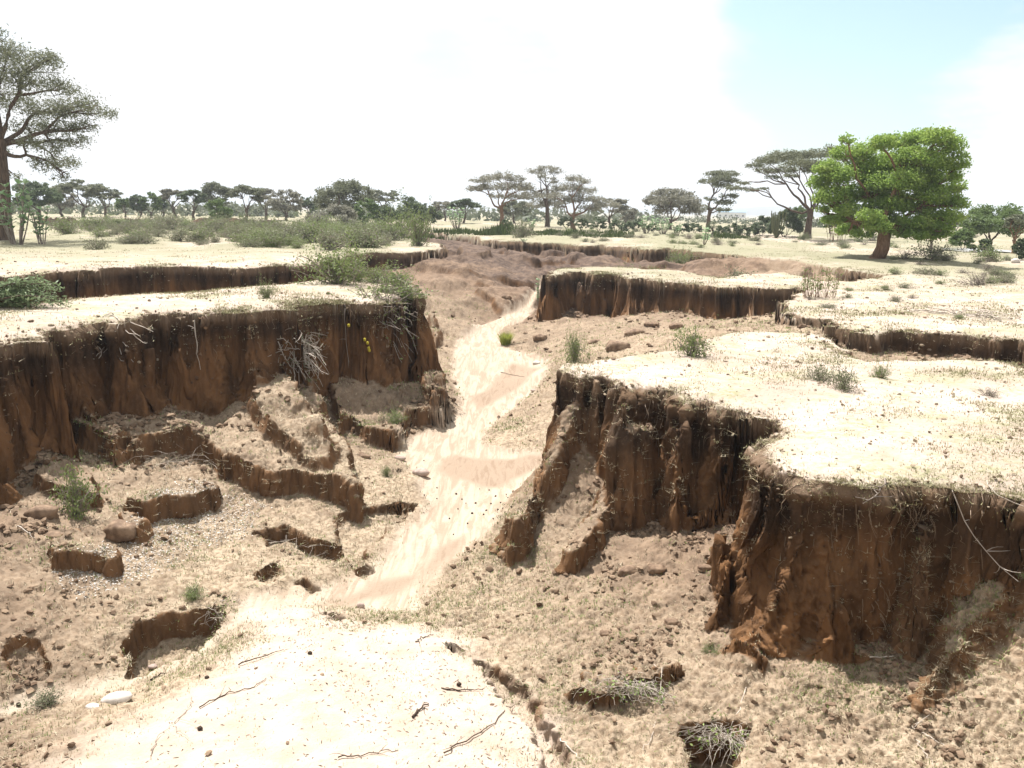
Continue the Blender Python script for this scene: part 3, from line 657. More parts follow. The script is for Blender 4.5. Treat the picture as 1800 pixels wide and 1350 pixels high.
MBK = dict(brown=bark_mat('brown_bark', (.055, .038, .028), (.13, .095, .07)), orange=bark_mat('orange_bark', (.13, .075, .045), (.22, .14, .09)),
    grey=bark_mat('grey_twig', (.16, .13, .11), (.32, .28, .24)), pale=bark_mat('bleached_twig', (.34, .29, .24), (.50, .45, .39)), dark=bark_mat('dark_twig', (.05, .035, .028), (.10, .075, .055)))

def curve(a, b, bend, rng, n=6, jit=.0):
    a = np.array(a, float); b = np.array(b, float); t = np.linspace(0, 1, n)[:, None]
    p = a + (b - a) * t + np.array(bend, float) * (4 * t * (1 - t)) * .5
    p[1:-1] += rng.normal(size=(n - 2, 3)) * jit
    return p
def thing(name, label, cat, loc, rot=0.0, group=None, scale=1.0):
    o = bpy.data.objects.new(name, None); COL.objects.link(o); o.location = loc; o.rotation_euler = (0, 0, rot); o.scale = (scale,) * 3
    o.empty_display_size = .3
    o['label'] = label; o['category'] = cat
    if group: o['group'] = group
    return o
def copy_thing(src, loc, rot, scale, label=None, group=None):
    c = src.copy(); COL.objects.link(c); c.location = loc; c.rotation_euler = (0, 0, rot); c.scale = scale if isinstance(scale, tuple) else (scale,) * 3
    if label: c['label'] = label
    if group: c['group'] = group
    for ch in src.children:
        k = ch.copy(); COL.objects.link(k); k.parent = c
    return c

def make_tree(label, loc, pads, rtrunk, fork, leafmat, bark, nleaf, lsize, seed, cat='tree', name='acacia_tree', group=None, nlimb=None,
              lean=(0, 0), flat=.6, twigs=3, trunks=1, sides=7, shell=.55, aspect=2.2, asp_pad=1.0, droop=0.0, twr=1.0):
    """pads: (x, y, z, rx, ry, rz) leaf masses relative to the foot; every pad is reached by a limb"""
    rng = np.random.default_rng(seed)
    o = thing(name, label, cat, loc, 0, group)
    tg, bg, lg = G(), G(), G()
    pads = np.array(pads, float)
    top = np.array([lean[0], lean[1], fork])
    tops = []
    for k in range(trunks):
        a = 2 * math.pi * k / trunks + rng.random()
        off = np.array([math.cos(a), math.sin(a), 0]) * rtrunk * (0 if trunks == 1 else 1.3)
        tp = top + off * (0 if trunks == 1 else 2.2) * np.array([1, 1, 0]) + np.array([0, 0, rng.uniform(-.1, .1) * fork])
        P = curve(off, tp, rng.normal(size=3) * rtrunk * .8, rng, 7, rtrunk * .12)
        P[0, 2] -= .3
        rr = rtrunk / math.sqrt(trunks) * np.array([1.5, 1.12, .98, .92, .88, .88, .95]); tg.tube(P, rr, 10); tops.append(tp)
    tops = np.array(tops)
    # limbs go first to a common direction, then split to the pads
    order = np.argsort(np.arctan2(pads[:, 1], pads[:, 0]) + 0.0)
    vol = pads[:, 3] * pads[:, 4]
    ng = max(2, nlimb or int(math.sqrt(len(pads)) + 1.5))
    # cluster by k-means on direction from the fork
    D = pads[:, :3] - top; D = D / (np.linalg.norm(D, axis=1)[:, None] + 1e-9)
    cen = D[rng.choice(len(D), min(ng, len(D)), replace=False)]
    for _ in range(6):
        lab = np.argmax(D @ cen.T, 1)
        for c in range(len(cen)):
            if (lab == c).any(): m = D[lab == c].mean(0); cen[c] = m / (np.linalg.norm(m) + 1e-9)
    for c in range(len(cen)):
        idx = np.where(lab == c)[0]
        if not len(idx): continue
        mid = pads[idx, :3].mean(0); s0 = tops[np.argmin(np.linalg.norm(tops - mid, axis=1))]
        h = np.linalg.norm(mid - s0)
        kn = s0 + (mid - s0) * .55 + np.array([0, 0, .02 * h]) + rng.normal(size=3) * h * .05
        P = curve(s0 - np.array([0, 0, .05 * fork]), kn, rng.normal(size=3) * h * .10 + np.array([0, 0, -.08 * h]), rng, 6, h * .015)
        r0 = rtrunk * (.62 if len(cen) < 5 else .44) * min(1, .5 + .5 * len(idx) / 4); r1 = r0 * .55
        bg.tube(P, np.linspace(r0, r1, 6), sides)
        for i in idx:
            pc = pads[i]; bot = pc[:3] - np.array([0, 0, pc[5] * .35])
            hh = np.linalg.norm(bot - kn)
            Q_ = curve(kn, bot, rng.normal(size=3) * hh * .14 + np.array([0, 0, .06 * hh]), rng, 6, hh * .02)
            bg.tube(Q_, np.linspace(r1 * .9, rtrunk * .09, 6), 5)
            for _ in range(twigs):
                st = Q_[rng.integers(2, 6)]; e = pc[:3] + rng.normal(size=3) * pc[3:6] * .55
                bg.tube(curve(st, e, rng.normal(size=3) * .1 * hh, rng, 4), np.linspace(rtrunk * .12, rtrunk * .025, 4) * twr, 3)
    w = (pads[:, 3] * pads[:, 4] * np.sqrt(pads[:, 5])); w = w / w.sum()
    cnt = np.maximum((w * nleaf).astype(int), 5)
    for pc, n in zip(pads, cnt):
        # little clumps inside each pad
        nc = max(4, n // 26)
        d = rng.normal(size=(nc, 3)); d /= np.linalg.norm(d, axis=1)[:, None]
        d[:, 2] = np.where(d[:, 2] < 0, d[:, 2] * .55, d[:, 2])
        rad = rng.random(nc) ** (1 / 3) * (1 - shell) + shell * rng.uniform(.8, 1.02, nc)
        cc = pc[:3] + d * rad[:, None] * pc[3:6]
        k = rng.integers(0, nc, n)
        cs = np.minimum(pc[3:6].mean() * .26, lsize * 3.2)
        pts = cc[k] + rng.normal(size=(n, 3)) * cs * np.array([1, 1, .7]) * np.array([1, 1, 1 - .5 * flat])
        pts[:, 2] -= droop * np.abs(rng.normal(size=n)) * cs
        vv = np.clip(rng.random(n) * .6 + rng.random(nc)[k] * .5 - .05, 0, 1)
        lg.leaves(pts, lsize, rng, aspect, flat * .6, vv)
    link('trunk', tg.mesh('trunk', bark, True), o)
    link('branches', bg.mesh('branches', bark, True), o)
    link('crown', lg.mesh('crown', leafmat), o)
    return o

def pads_auto(kind, w, h, rng, y=None):
    """crown masses for a tree of half width w and height h"""
    P = []
    if kind == 'umbrella':
        n = 13
        for i in range(n):
            a = rng.random() * 2 * math.pi; r = math.sqrt(rng.random()) * w * .82
            zz = h * (.93 - .16 * (r / w) ** 2 - rng.uniform(0, .12)); s = w * rng.uniform(.2, .34)
            P.append((r * math.cos(a), r * math.sin(a), zz - h * rng.uniform(0, .22) * (i % 2), s, s, h * rng.uniform(.035, .08)))
        for i in range(3):
            a = rng.random() * 2 * math.pi; r = w * rng.uniform(.55, .85); P.append((r * math.cos(a), r * math.sin(a), h * rng.uniform(.55, .7), w * .18, w * .18, h * .05))
    elif kind == 'round':
        for i in range(20):
            a = rng.random() * 2 * math.pi; c = rng.uniform(-.75, 1); r = math.sqrt(max(0, 1 - c * c)) * w * .72
            P.append((r * math.cos(a), r * math.sin(a), h * (.60 + .30 * c), w * rng.uniform(.22, .36), w * rng.uniform(.22, .36), h * rng.uniform(.08, .14)))
    elif kind == 'dome':
        for i in range(20):
            a = rng.random() * 2 * math.pi; c = rng.uniform(0, 1); r = math.sqrt(max(0, 1 - c * c)) * w * .8
            P.append((r * math.cos(a), r * math.sin(a), h * (.16 + .66 * c), w * .24, w * .24, h * .2))
    return P

def place(u, D, dz=0.0):
    x, y, z = at_dist(u, 400, D); g = zt(x, y)
    return (x, y, g + dz)

# ---- trees: (what, column, top row, foot row, half width px, distance, kind, leaf, bark, leaves, label)
TREES = [
 ('acacia_tree', 72, 320, 378, 36, 125, 'round', 'dark', 'brown', 2600, 'dense dark green tree close behind the tall acacia at the photo edge'),
 ('acacia_tree', 150, 316, 367, 42, 140, 'umbrella', 'acacia', 'brown', 1900, 'flat topped acacia on a thin trunk, first of the tree row beyond the far bank'),
 ('acacia_tree', 112, 328, 368, 24, 150, 'round', 'grey', 'brown', 900, 'pale small acacia half behind the dense dark green tree'),
 ('acacia_tree', 188, 328, 366, 24, 155, 'umbrella', 'acacia', 'brown', 900, 'thin low acacia just beside the first flat topped one of the row'),
 ('small_tree', 222, 344, 365, 13, 150, 'round', 'mid', 'brown', 700, 'lightest green little round tree of the row of four'),
 ('small_tree', 247, 341, 366, 15, 145, 'round', 'dark', 'brown', 800, 'dark little round tree between the light green one and the bright one'),
 ('small_tree', 268, 339, 366, 17, 145, 'round', 'mid', 'brown', 900, 'broad little round tree beside the dark one in the far row'),
 ('small_tree', 288, 346, 366, 10, 150, 'round', 'dark', 'brown', 500, 'smallest dark round tree, next to a wide grey acacia'),
 ('acacia_tree', 312, 328, 367, 27, 145, 'umbrella', 'grey', 'brown', 1300, 'wide grey acacia behind a darker leaning acacia'),
 ('acacia_tree', 342, 330, 370, 23, 128, 'umbrella', 'dark', 'brown', 1500, 'dark green acacia with a leaning trunk in the middle of the far row'),
 ('acacia_tree', 387, 320, 366, 32, 145, 'round', 'acacia', 'brown', 1800, 'tall spreading acacia rising behind the olive dome bush'),
 ('dome_bush', 384, 346, 374, 23, 112, 'dome', 'mid', 'brown', 1300, 'olive green dome bush standing at the end of the far eroded bank'),
 ('acacia_tree', 432, 322, 371, 30, 126, 'umbrella', 'acacia', 'brown', 1600, 'acacia with a dark forked trunk standing over the far eroded bank'),
 ('acacia_tree', 468, 330, 368, 22, 140, 'umbrella', 'grey', 'brown', 1100, 'pale acacia between the forked one and the bare looking grey one'),
 ('acacia_tree', 503, 332, 372, 32, 132, 'round', 'grey', 'brown', 1500, 'greyish purple nearly bare acacia at the end of the far row'),
 ('small_tree', 540, 346, 374, 20, 150, 'round', 'dark', 'brown', 800, 'low dark tree in the gap before the big rounded acacia'),
 ('acacia_tree', 603, 317, 388, 53, 112, 'round', 'acacia', 'brown', 4200, 'big rounded grey green acacia above the pale dome bush'),
 ('dome_bush', 585, 358, 388, 46, 92, 'dome', 'grey', 'grey', 3000, 'broad pale grey dome bush with drooping twigs in front of the big rounded acacia'),
 ('acacia_tree', 676, 330, 385, 32, 170, 'umbrella', 'acacia', 'brown', 1100, 'very flat thin acacia showing over the bushy trees'),
 ('bushy_tree', 645, 348, 390, 25, 104, 'dome', 'mid', 'brown', 1600, 'light green bushy tree beside the big rounded acacia'),
 ('bushy_tree', 708, 343, 390, 42, 104, 'dome', 'dark', 'grey', 3600, 'dark green many stemmed bushy tree above the spiky hedge'),
 ('bushy_tree', 755, 354, 390, 22, 118, 'dome', 'dark', 'brown', 1200, 'dark bush closing the gap next to the flat dark green acacia'),
 ('acacia_tree', 815, 347, 388, 31, 132, 'umbrella', 'dark', 'brown', 2000, 'low dark green flat acacia behind the white leaved milkweed'),
 ('acacia_tree', 782, 352, 386, 24, 160, 'umbrella', 'grey', 'brown', 900, 'distant grey acacia behind the low dark green flat one'),
 ('acacia_tree', 1072, 346, 392, 38, 125, 'umbrella', 'grey', 'brown', 1500, 'low grey acacia sloping down beyond the orange trunked one'),
 ('acacia_tree', 1100, 364, 392, 20, 150, 'round', 'grey', 'brown', 900, 'small grey leafless looking tree in the open gap of the tree line'),
 ('acacia_tree', 905, 352, 392, 30, 145, 'round', 'acacia', 'brown', 1200, 'low grey green tree filling the space under the two tall acacias'),
 ('acacia_tree', 1178, 330, 393, 55, 122, 'round', 'grey', 'brown', 3200, 'wide brownish tree with twisting bare limbs beside the tiered acacia'),
 ('dome_bush', 1340, 379, 406, 19, 100, 'dome', 'dark', 'brown', 1200, 'dark round bush next to the taller euphorbia clump'),
 ('dome_bush', 1380, 365, 408, 27, 96, 'dome', 'dark', 'brown', 2400, 'tall dark round bush between the round bush and the umbrella acacia trunk'),
 ('small_tree', 1404, 360, 404, 16, 125, 'round', 'mid', 'brown', 800, 'pale green small tree behind the umbrella acacia trunk'),
 ('small_tree', 1460, 376, 404, 20, 120, 'round', 'mid', 'brown', 800, 'low green tree seen under the spreading umbrella acacia'),
 ('small_tree', 1642, 386, 424, 15, 74, 'round', 'dark', 'brown', 900, 'dark upright small tree in the shade side of the bright green tree'),
 ('dome_bush', 1692, 400, 426, 21, 72, 'dome', 'mid', 'brown', 1400, 'olive dome bush on the grass before the feathery rounded acacia'),
 ('acacia_tree', 1745, 358, 424, 48, 78, 'round', 'mid', 'brown', 3600, 'feathery rounded acacia standing beyond the pond'),
 ('acacia_tree', 1788, 370, 432, 24, 70, 'umbrella', 'acacia', 'orange', 1400, 'open many stemmed acacia with thin red brown trunks by the pond'),
 ('dome_bush', 1736, 416, 438, 11, 66, 'dome', 'dark', 'brown', 600, 'small dark bush on the pond bank before the feathery acacia'),
 ('dome_bush', 1797, 416, 446, 9, 60, 'dome', 'dark', 'brown', 600, 'small dark bush on a short stem cut by the photo edge'),
 ('small_tree', 1680, 378, 408, 26, 140, 'round', 'grey', 'brown', 900, 'hazy grey tree far behind the olive dome bush'),
]
for k, (nm, u, vt, vb, hw, D, kind, lf, bk, nl, lab) in enumerate(TREES):
    rng = np.random.default_rng(100 + k)
    base = place(u, D); h = (at_dist(u, vt, D)[2] - base[2]); w = hw / FPX * D
    make_tree(lab, base, pads_auto(kind, w, h, rng), h * (.045 if kind != 'dome' else .03), h * (.32 if kind == 'umbrella' else .22 if kind == 'round' else .06), ML[lf], MBK[bk], int(nl * 2.6),
              D * .0030, 300 + k, 'bush' if 'bush' in nm else 'tree', nm, trunks=1 if kind != 'dome' else 3, flat=.75 if kind == 'umbrella' else .25, twigs=2, asp_pad=1, droop=.6 if lf == 'grey' and kind == 'dome' else 0, lean=(rng.normal() * h * .04, 0))

def hero(label, u, D, vb_foot, pads_px, rt_px, fork_v, fork_u, leafmat, bark, nl, ls, seed, depth=.5, **kw):
    """pads_px: (u, v, half width px, half height px) -> masses at real size around the trunk"""
    rng = np.random.default_rng(seed)
    base = np.array(place(u, D)); s = D / FPX; cz = at_dist(u, vb_foot, D)[2]
    ey = np.array(base[:2]) / np.hypot(*base[:2]); ex = np.array([ey[1], -ey[0]])
    allw = max(abs(p[0] - u) + p[2] for p in pads_px) * s
    P = []
    for (pu, pv, pw, ph) in pads_px:
        dx = (pu - u) * s; z = at_dist(u, pv, D)[2] + (pu - u) * math.tan(ROLL) * s - base[2]
        lim = math.sqrt(max(.05, 1 - (dx / allw) ** 2)) * allw * depth
        dy = rng.uniform(-1, 1) * lim * .8
        q = ex * dx + ey * dy
        P.append((q[0], q[1], z, pw * s, pw * s, ph * s))
    fz = at_dist(u, fork_v, D)[2] - base[2]; fl = ex * (fork_u - u) * s
    return make_tree(label, tuple(base), P, rt_px * s, fz, leafmat, bark, nl, ls, seed, lean=(fl[0], fl[1]), **kw)

# the tall feathery acacia at the edge
A = [(0, 90, 42, 26), (40, 85, 32, 18), (-30, 70, 40, 22), (75, 110, 34, 16), (20, 130, 45, 22), (-40, 130, 50, 26), (70, 140, 36, 18), (110, 150, 26, 13), (150, 165, 26, 14), (120, 180, 36, 16), (160, 188, 26, 11), (80, 185, 36, 16), (30, 165, 40, 20),
     (20, 60, 22, 9), (100, 100, 20, 10), (60, 215, 34, 14), (105, 215, 32, 14), (140, 212, 22, 10), (130, 240, 22, 10), (90, 250, 32, 12), (100, 275, 30, 10), (70, 285, 26, 10), (-20, 220, 40, 16), (-60, 190, 50, 25), (-90, 130, 40, 25), (-110, 180, 40, 25), (-80, 240, 45, 20), (10, 260, 22, 9), (25, 305, 18, 9), (95, 310, 16, 6), (-50, 290, 40, 14), (-120, 230, 30, 18), (50, 250, 22, 9), (5, 290, 20, 8)]
A = [(a * .90, b, c * .85, d * .85) for a, b, c, d in A]
hero('tall feathery acacia with dark forked trunk, cut by the edge of the photo', 4, 60, 420, A, 9.5, 245, 12, ML['acacia'], MBK['brown'], 40000, .20, 11, flat=.1, twigs=7, aspect=3.4, nlimb=8, shell=.3, droop=1.0, twr=.8)
# three open acacias in the middle
A1 = [(845, 318, 18, 5), (865, 312, 18, 6), (885, 310, 18, 6), (905, 315, 15, 6), (835, 332, 14, 5), (858, 330, 18, 6), (885, 328, 20, 7), (912, 330, 18, 7), (922, 345, 14, 6), (900, 345, 16, 7), (872, 345, 14, 5)]
hero('pale spreading acacia with bare arching limbs above the milkweed clumps', 882, 112, 394, A1, 3.6, 366, 880, ML['grey'], MBK['orange'], 7500, .26, 12, name='acacia_tree', twigs=4, depth=.7)
A2 = [(940, 300, 16, 5), (958, 295, 16, 4), (975, 300, 14, 6), (950, 310, 12, 5), (935, 345, 20, 8), (960, 340, 20, 9), (985, 330, 16, 7), (925, 330, 16, 7), (975, 355, 20, 8), (945, 360, 20, 8), (968, 318, 12, 6)]
hero('tallest of the three pale acacias, its small top standing clear', 962, 118, 394, A2, 3.6, 352, 958, ML['grey'], MBK['brown'], 7500, .26, 13, name='acacia_tree', twigs=4, depth=.7)
A3 = [(1005, 312, 16, 6), (1022, 318, 16, 6), (1000, 330, 20, 8), (1025, 335, 20, 7), (980, 345, 18, 7), (1045, 350, 18, 7), (1065, 360, 18, 6), (1010, 350, 22, 8), (1035, 365, 20, 7), (985, 362, 16, 6)]
hero('pale acacia with a stout orange brown trunk at the end of the trio', 1008, 106, 400, A3, 4.2, 378, 1007, ML['grey'], MBK['orange'], 7500, .25, 14, name='acacia_tree', twigs=4, depth=.7)
# tiered acacia
A4 = [(1248, 305, 16, 4), (1270, 305, 18, 4), (1262, 315, 20, 5), (1240, 320, 14, 4), (1280, 318, 12, 4), (1262, 326, 16, 4), (1275, 345, 14, 4), (1270, 356, 16, 4), (1245, 350, 10, 4), (1268, 368, 12, 5), (1242, 366, 10, 4)]
hero('slim acacia with tiered dark foliage standing alone against the sky', 1246, 112, 394, A4, 3.4, 372, 1246, ML['acacia'], MBK['brown'], 7000, .26, 15, name='acacia_tree', twigs=3, depth=.6)
# big umbrella acacia
A5 = [(1330, 290, 16, 4), (1350, 282, 22, 6), (1375, 278, 24, 7), (1400, 275, 24, 6), (1428, 270, 24, 6), (1455, 268, 20, 5), (1345, 296, 18, 4), (1372, 295, 22, 5), (1400, 292, 24, 6), (1430, 285, 22, 6), (1465, 282, 20, 6), (1490, 275, 20, 6), (1420, 302, 18, 5), (1385, 308, 14, 3),
      (1300, 328, 17, 3), (1325, 331, 14, 3), (1345, 330, 10, 2), (1318, 322, 12, 2), (1362, 312, 12, 3), (1450, 305, 18, 5)]
hero('great umbrella acacia with flat crown, half hidden by the bright green tree', 1420, 92, 408, A5, 5.2, 366, 1421, ML['acacia'], MBK['brown'], 15000, .24, 16, name='umbrella_acacia', twigs=3, depth=.75, nlimb=7)
# bright green broad crowned tree
rg = np.random.default_rng(5)
A6 = [(1500, 398, 20, 8), (1525, 402, 18, 7), (1480, 378, 20, 9), (1590, 398, 22, 9), (1615, 404, 20, 8), (1640, 404, 20, 8), (1662, 400, 14, 8), (1560, 376, 24, 12), (1490, 350, 22, 14), (1535, 372, 22, 12), (1625, 385, 22, 10), (1460, 360, 12, 9), (1490, 238, 14, 8), (1480, 255, 20, 12), (1510, 255, 22, 14), (1540, 248, 22, 14), (1570, 240, 22, 13), (1600, 236, 24, 12), (1630, 240, 24, 14), (1655, 252, 20, 16), (1672, 280, 16, 18), (1460, 285, 20, 14), (1450, 312, 18, 14), (1480, 300, 26, 18), (1515, 285, 28, 20), (1550, 278, 28, 20), (1590, 270, 28, 18), (1625, 275, 26, 20), (1650, 300, 24, 18),
      (1675, 320, 14, 14), (1470, 335, 26, 16), (1505, 330, 26, 18), (1545, 315, 28, 20), (1585, 310, 28, 20), (1620, 315, 26, 20), (1655, 340, 24, 20), (1680, 350, 15, 16), (1500, 362, 22, 12), (1540, 355, 24, 16), (1575, 350, 26, 18), (1610, 352, 26, 18), (1640, 370, 26, 16), (1672, 372, 18, 14), (1515, 385, 22, 10), (1545, 390, 22, 10), (1600, 380, 18, 12), (1655, 390, 18, 8), (1630, 392, 16, 7), (1570, 385, 16, 9), (1455, 340, 14, 12), (1530, 300, 24, 20), (1605, 295, 26, 20), (1560, 330, 26, 20), (1630, 335, 26, 18)]
A6 = [(1548 + (a - 1548) * (.80 if a > 1548 else .98) - 2, b + 9, c * .84, d * .9) for a, b, c, d in A6]
fig = hero('bright green broad crowned tree on a thick short trunk beyond the gullies', 1548, 54, 452, A6, 11, 400, 1556, ML['fig'], MBK['orange'], 95000, .15, 17, name='broad_tree', flat=.2, twigs=3, depth=.55, nlimb=6, aspect=1.8, shell=.75)
# ------------------------------------------------------------------ far woodland, hills, water, settlement
def woodland():
    rng = np.random.default_rng(21); g = G()
    for k in range(520):
        u = rng.uniform(-500, 2300); D = rng.uniform(165, 330)
        x, y, _ = at_dist(u, 400, D)
        h = rng.uniform(1.6, 4.2) * (1.0 if u < 1130 else .62) ; w = h * rng.uniform(.7, 1.3)
        z0 = -0.2; n = 46
        d = rng.normal(size=(n, 3)); d /= np.linalg.norm(d, axis=1)[:, None]; d[:, 2] = np.abs(d[:, 2])
        c = np.array([x, y, z0]) + d * np.array([w, w, h * .9]) * rng.uniform(.45, 1, (n, 1)) + [0, 0, h * .12]
        g.leaves(c, h * .34, rng, 1.5, .2, np.full(n, rng.random()))
    return g.mesh('distant_woodland', leaf_mat('hazy_leaf', (.07, .09, .055), (.14, .155, .10)))
link('distant_woodland', woodland(), kind='stuff', label='hazy belt of low trees and bush along the horizon')
def hills():
    V_, F_ = [], []
    n = 90; th = np.linspace(-.75, .85, n); D = 3300
    hh = 26 * np.exp(-((th - .315) / .06) ** 2) + 14 * np.exp(-((th - .22) / .05) ** 2) + 9 * np.exp(-((th - .55) / .12) ** 2) + 5 + 3 * vn(th * 30, th * 0, 1.5)
    for k, (r_, f) in enumerate(((2700, 0.0), (3000, .55), (3300, 1.0), (3600, .5), (3790, 0))):
        for a, h in zip(th, hh): V_.append((r_ * math.sin(a), r_ * math.cos(a), -6 + h * f + (6 if f else 0)))
    for k in range(4):
        for i in range(n - 1): F_.append((k * n + i, k * n + i + 1, (k + 1) * n + i + 1, (k + 1) * n + i))
    g = NT('hill_rock'); g.color((.13, .13, .11))
    return mesh_np('hills', np.array(V_), np.array(F_), [g.m])
link('hills', hills(), kind='structure')
def pond():
    o = [unp(u, v, zt(*unp(u, 442, .2)) + .03) for u, v in [(1652, 440), (1670, 438), (1700, 438), (1730, 440), (1752, 442), (1800, 445), (1850, 448), (1800, 448), (1750, 445), (1700, 445), (1670, 443)]]
    z = max(zt(x, y) for x, y in o) + .02
    g = NT('pond_water'); g.color((.42, .38, .30)); g.b.inputs['Roughness'].default_value = .08; g.b.inputs['Specular IOR Level'].default_value = .5
    me = bpy.data.meshes.new('pond'); me.from_pydata([(x, y, z) for x, y in o], [], [list(range(len(o)))]); me.materials.append(g.m); me.update()
    return me
link('pond', pond(), kind='structure')

def white_houses():
    wm = NT('white_wall'); wm.color((.62, .62, .60)); rm = NT('blue_roof'); rm.color((.22, .33, .42)); dm = NT('dark_opening'); dm.color((.04, .04, .04))
    for k, (u, w, d, h, lab, roof) in enumerate([(1285, 20, 8, 4, 'far low building with a bluish roof above the hedge', 1), (1492, 26, 8, 3.6, 'far white long building seen under the umbrella acacia', 0), (1521, 14, 7, 3.2, 'far white small building beside the long white one', 0), (1470, 12, 7, 3, 'far pale shed at the foot of the umbrella acacia crown gap', 0)]):
        x, y, _ = at_dist(u, 390, 620 + 12 * k); z = -.6
        o = thing('white_house', lab, 'building', (x, y, z), -math.atan2(x, y) + .1 * k, 'distant settlement')
        def box(name, x0, x1, y0, y1, z0, z1, m):
            v = [(a, b, c) for c in (z0, z1) for a, b in ((x0, y0), (x1, y0), (x1, y1), (x0, y1))]
            f = [(3, 2, 1, 0), (4, 5, 6, 7), (0, 1, 5, 4), (1, 2, 6, 5), (2, 3, 7, 6), (3, 0, 4, 7)]
            link(name, mesh_np(name, np.array(v), np.array(f), [m], smooth=False), o)
        box('wall', -w / 2, w / 2, -d / 2, d / 2, 0, h, wm.m)
        rv = [(-w / 2 - .4, -d / 2 - .5, h + .01), (w / 2 + .4, -d / 2 - .5, h + .01), (w / 2 + .4, d / 2 + .5, h + .01), (-w / 2 - .4, d / 2 + .5, h + .01), (-w / 2 - .4, 0, h + 1.6), (w / 2 + .4, 0, h + 1.6)]
        me = bpy.data.meshes.new('roof'); me.from_pydata(rv, [], [(0, 1, 5, 4), (2, 3, 4, 5), (0, 4, 3), (1, 2, 5), (3, 2, 1, 0)]); me.materials.append(rm.m if roof else wm.m); me.update(); link('roof', me, o)
        for j in range(int(w / 4)):
            q = -w / 2 + 2 + j * 4; box('window', q - .6, q + .6, -d / 2 - .06, -d / 2 - .01, 1.0, 2.2, dm.m)
white_houses()

# ------------------------------------------------------------------ low plants as individuals
def scrub_mesh(seed, w, h, nt, nl, leafmat, twm, lsz, up=.6, curvy=.25, prefix=''):
    rng = np.random.default_rng(seed); tg, lg = G(), G(); ends = []
    for i in range(nt):
        a = rng.random() * 2 * math.pi; e = rng.random() ** .7
        d = np.array([math.cos(a) * w * e, math.sin(a) * w * e, h * (1 - .45 * e * e) * rng.uniform(.55, 1.05) * (up + (1 - up) * rng.random())])
        s0 = np.array([rng.normal() * w * .08, rng.normal() * w * .08, -.03])
        P = curve(s0, d, rng.normal(size=3) * w * curvy + np.array([0, 0, .2 * h]), rng, 6, .03 * w)
        tg.tube(P, np.linspace(.012, .003, 6) * (w + .4), 3); ends.append(P)
        for _ in range(2):
            st = P[rng.integers(2, 5)]; ed = st + rng.normal(size=3) * w * .25 + np.array([0, 0, .08 * h])
            Q_ = curve(st, ed, rng.normal(size=3) * .05, rng, 4); tg.tube(Q_, np.linspace(.006, .002, 4) * (w + .4), 3); ends.append(np.concatenate([Q_, Q_[-2:]]))
    C = []
    E = np.array(ends)
    k = rng.integers(0, len(E), nl); j = rng.integers(1, 6, nl)
    C = E[k, j] + rng.normal(size=(nl, 3)) * w * .07; C[:, 2] = np.abs(C[:, 2])
    vv = np.clip(rng.random(nl) * .6 + rng.random(len(E))[k] * .5, 0, 1)
    lg.leaves(C, lsz, rng, 2.0, .1, vv)
    return tg.mesh('twigs', twm, True), lg.mesh('foliage', leafmat)
def make_scrub(name, label, cat, loc, meshes, rot=0, scale=1.0, group=None):
    o = thing(name, label, cat, loc, rot, group, 1.0); o.scale = scale if isinstance(scale, tuple) else (scale,) * 3
    link('twigs', meshes[0], o); link('foliage', meshes[1], o); return o
SV = [scrub_mesh(40 + i, 1.0, .75, 30, 1100, ML['scrub' if i % 3 else 'scrubg'], MBK['grey'], .085) for i in range(5)]
SD = [scrub_mesh(60 + i, 1.0, .8, 46, 160, ML['scrub'], MBK['grey'], .07, curvy=.4) for i in range(2)]
SG = [scrub_mesh(70 + i, 1.0, .8, 32, 2400, ML['scrubg'], MBK['grey'], .065) for i in range(3)]
def gp(u, v, z=0.3):
    """ground point under photo row v, refined on the real terrain"""
    for _ in range(4):
        x, y = unp(u, v, z); z = zt(x, y)
    return (x, y, z)
rng = np.random.default_rng(99)
TAG, TAG2 = [], []
GRP1 = 'low thorny shrubs on the plain beyond the trench'
zones = [((90, 400), (392, 404), 44, .95, 'low grey green shrub on the plain, in the hindmost loose row before the tree line'),
         ((100, 680), (400, 413), 60, 1.0, 'low grey green shrub in the middle of the scrub on the plain beyond the trench'),
         ((150, 700), (412, 430), 48, .9, 'low grey green shrub in the front rows of scrub beyond the trench'),
         ((430, 700), (404, 436), 54, 1.15, 'pale yellowish green shrub in the dense thicket before the gully head')]
for (ua, ub), (va, vb), n, sc, lab in zones:
    for i in range(n):
        u = rng.uniform(ua, ub); v = rng.uniform(va, vb); p = gp(u, v)
        if p[2] < -.1: continue
        D = math.hypot(p[0], p[1]); s = sc * rng.uniform(.55, 1.25) * min(1.3, D / 45)
        ms = (SG if 'yellowish' in lab and i % 2 else SV)[i % 3 if 'yellowish' in lab and i % 2 else i % 5]
        TAG.append((u, ms in SG, 'hindmost' if vb == 404 else 'middle' if vb == 413 else 'front' if va > 410 else 'thicket', make_scrub('thorn_shrub', lab, 'shrub', (p[0], p[1], p[2] - .03), ms, rng.random() * 6.3, (s, s, s * rng.uniform(.7, 1.1)), GRP1)))
zones2 = [((1200, 1790), (415, 438), 40, .75, 'small grey shrub on the bare plain before the umbrella acacia and green tree'),
          ((940, 1300), (408, 430), 30, .75, 'small olive shrub behind the far gully rim, near the milkweeds'),
          ((1560, 1800), (455, 505), 24, .5, 'tiny dry shrub on the sandy slope beside the pond'),
          ((1380, 1800), (500, 560), 8, .28, 'sparse dry tuft of twigs on the bare sandy path')]
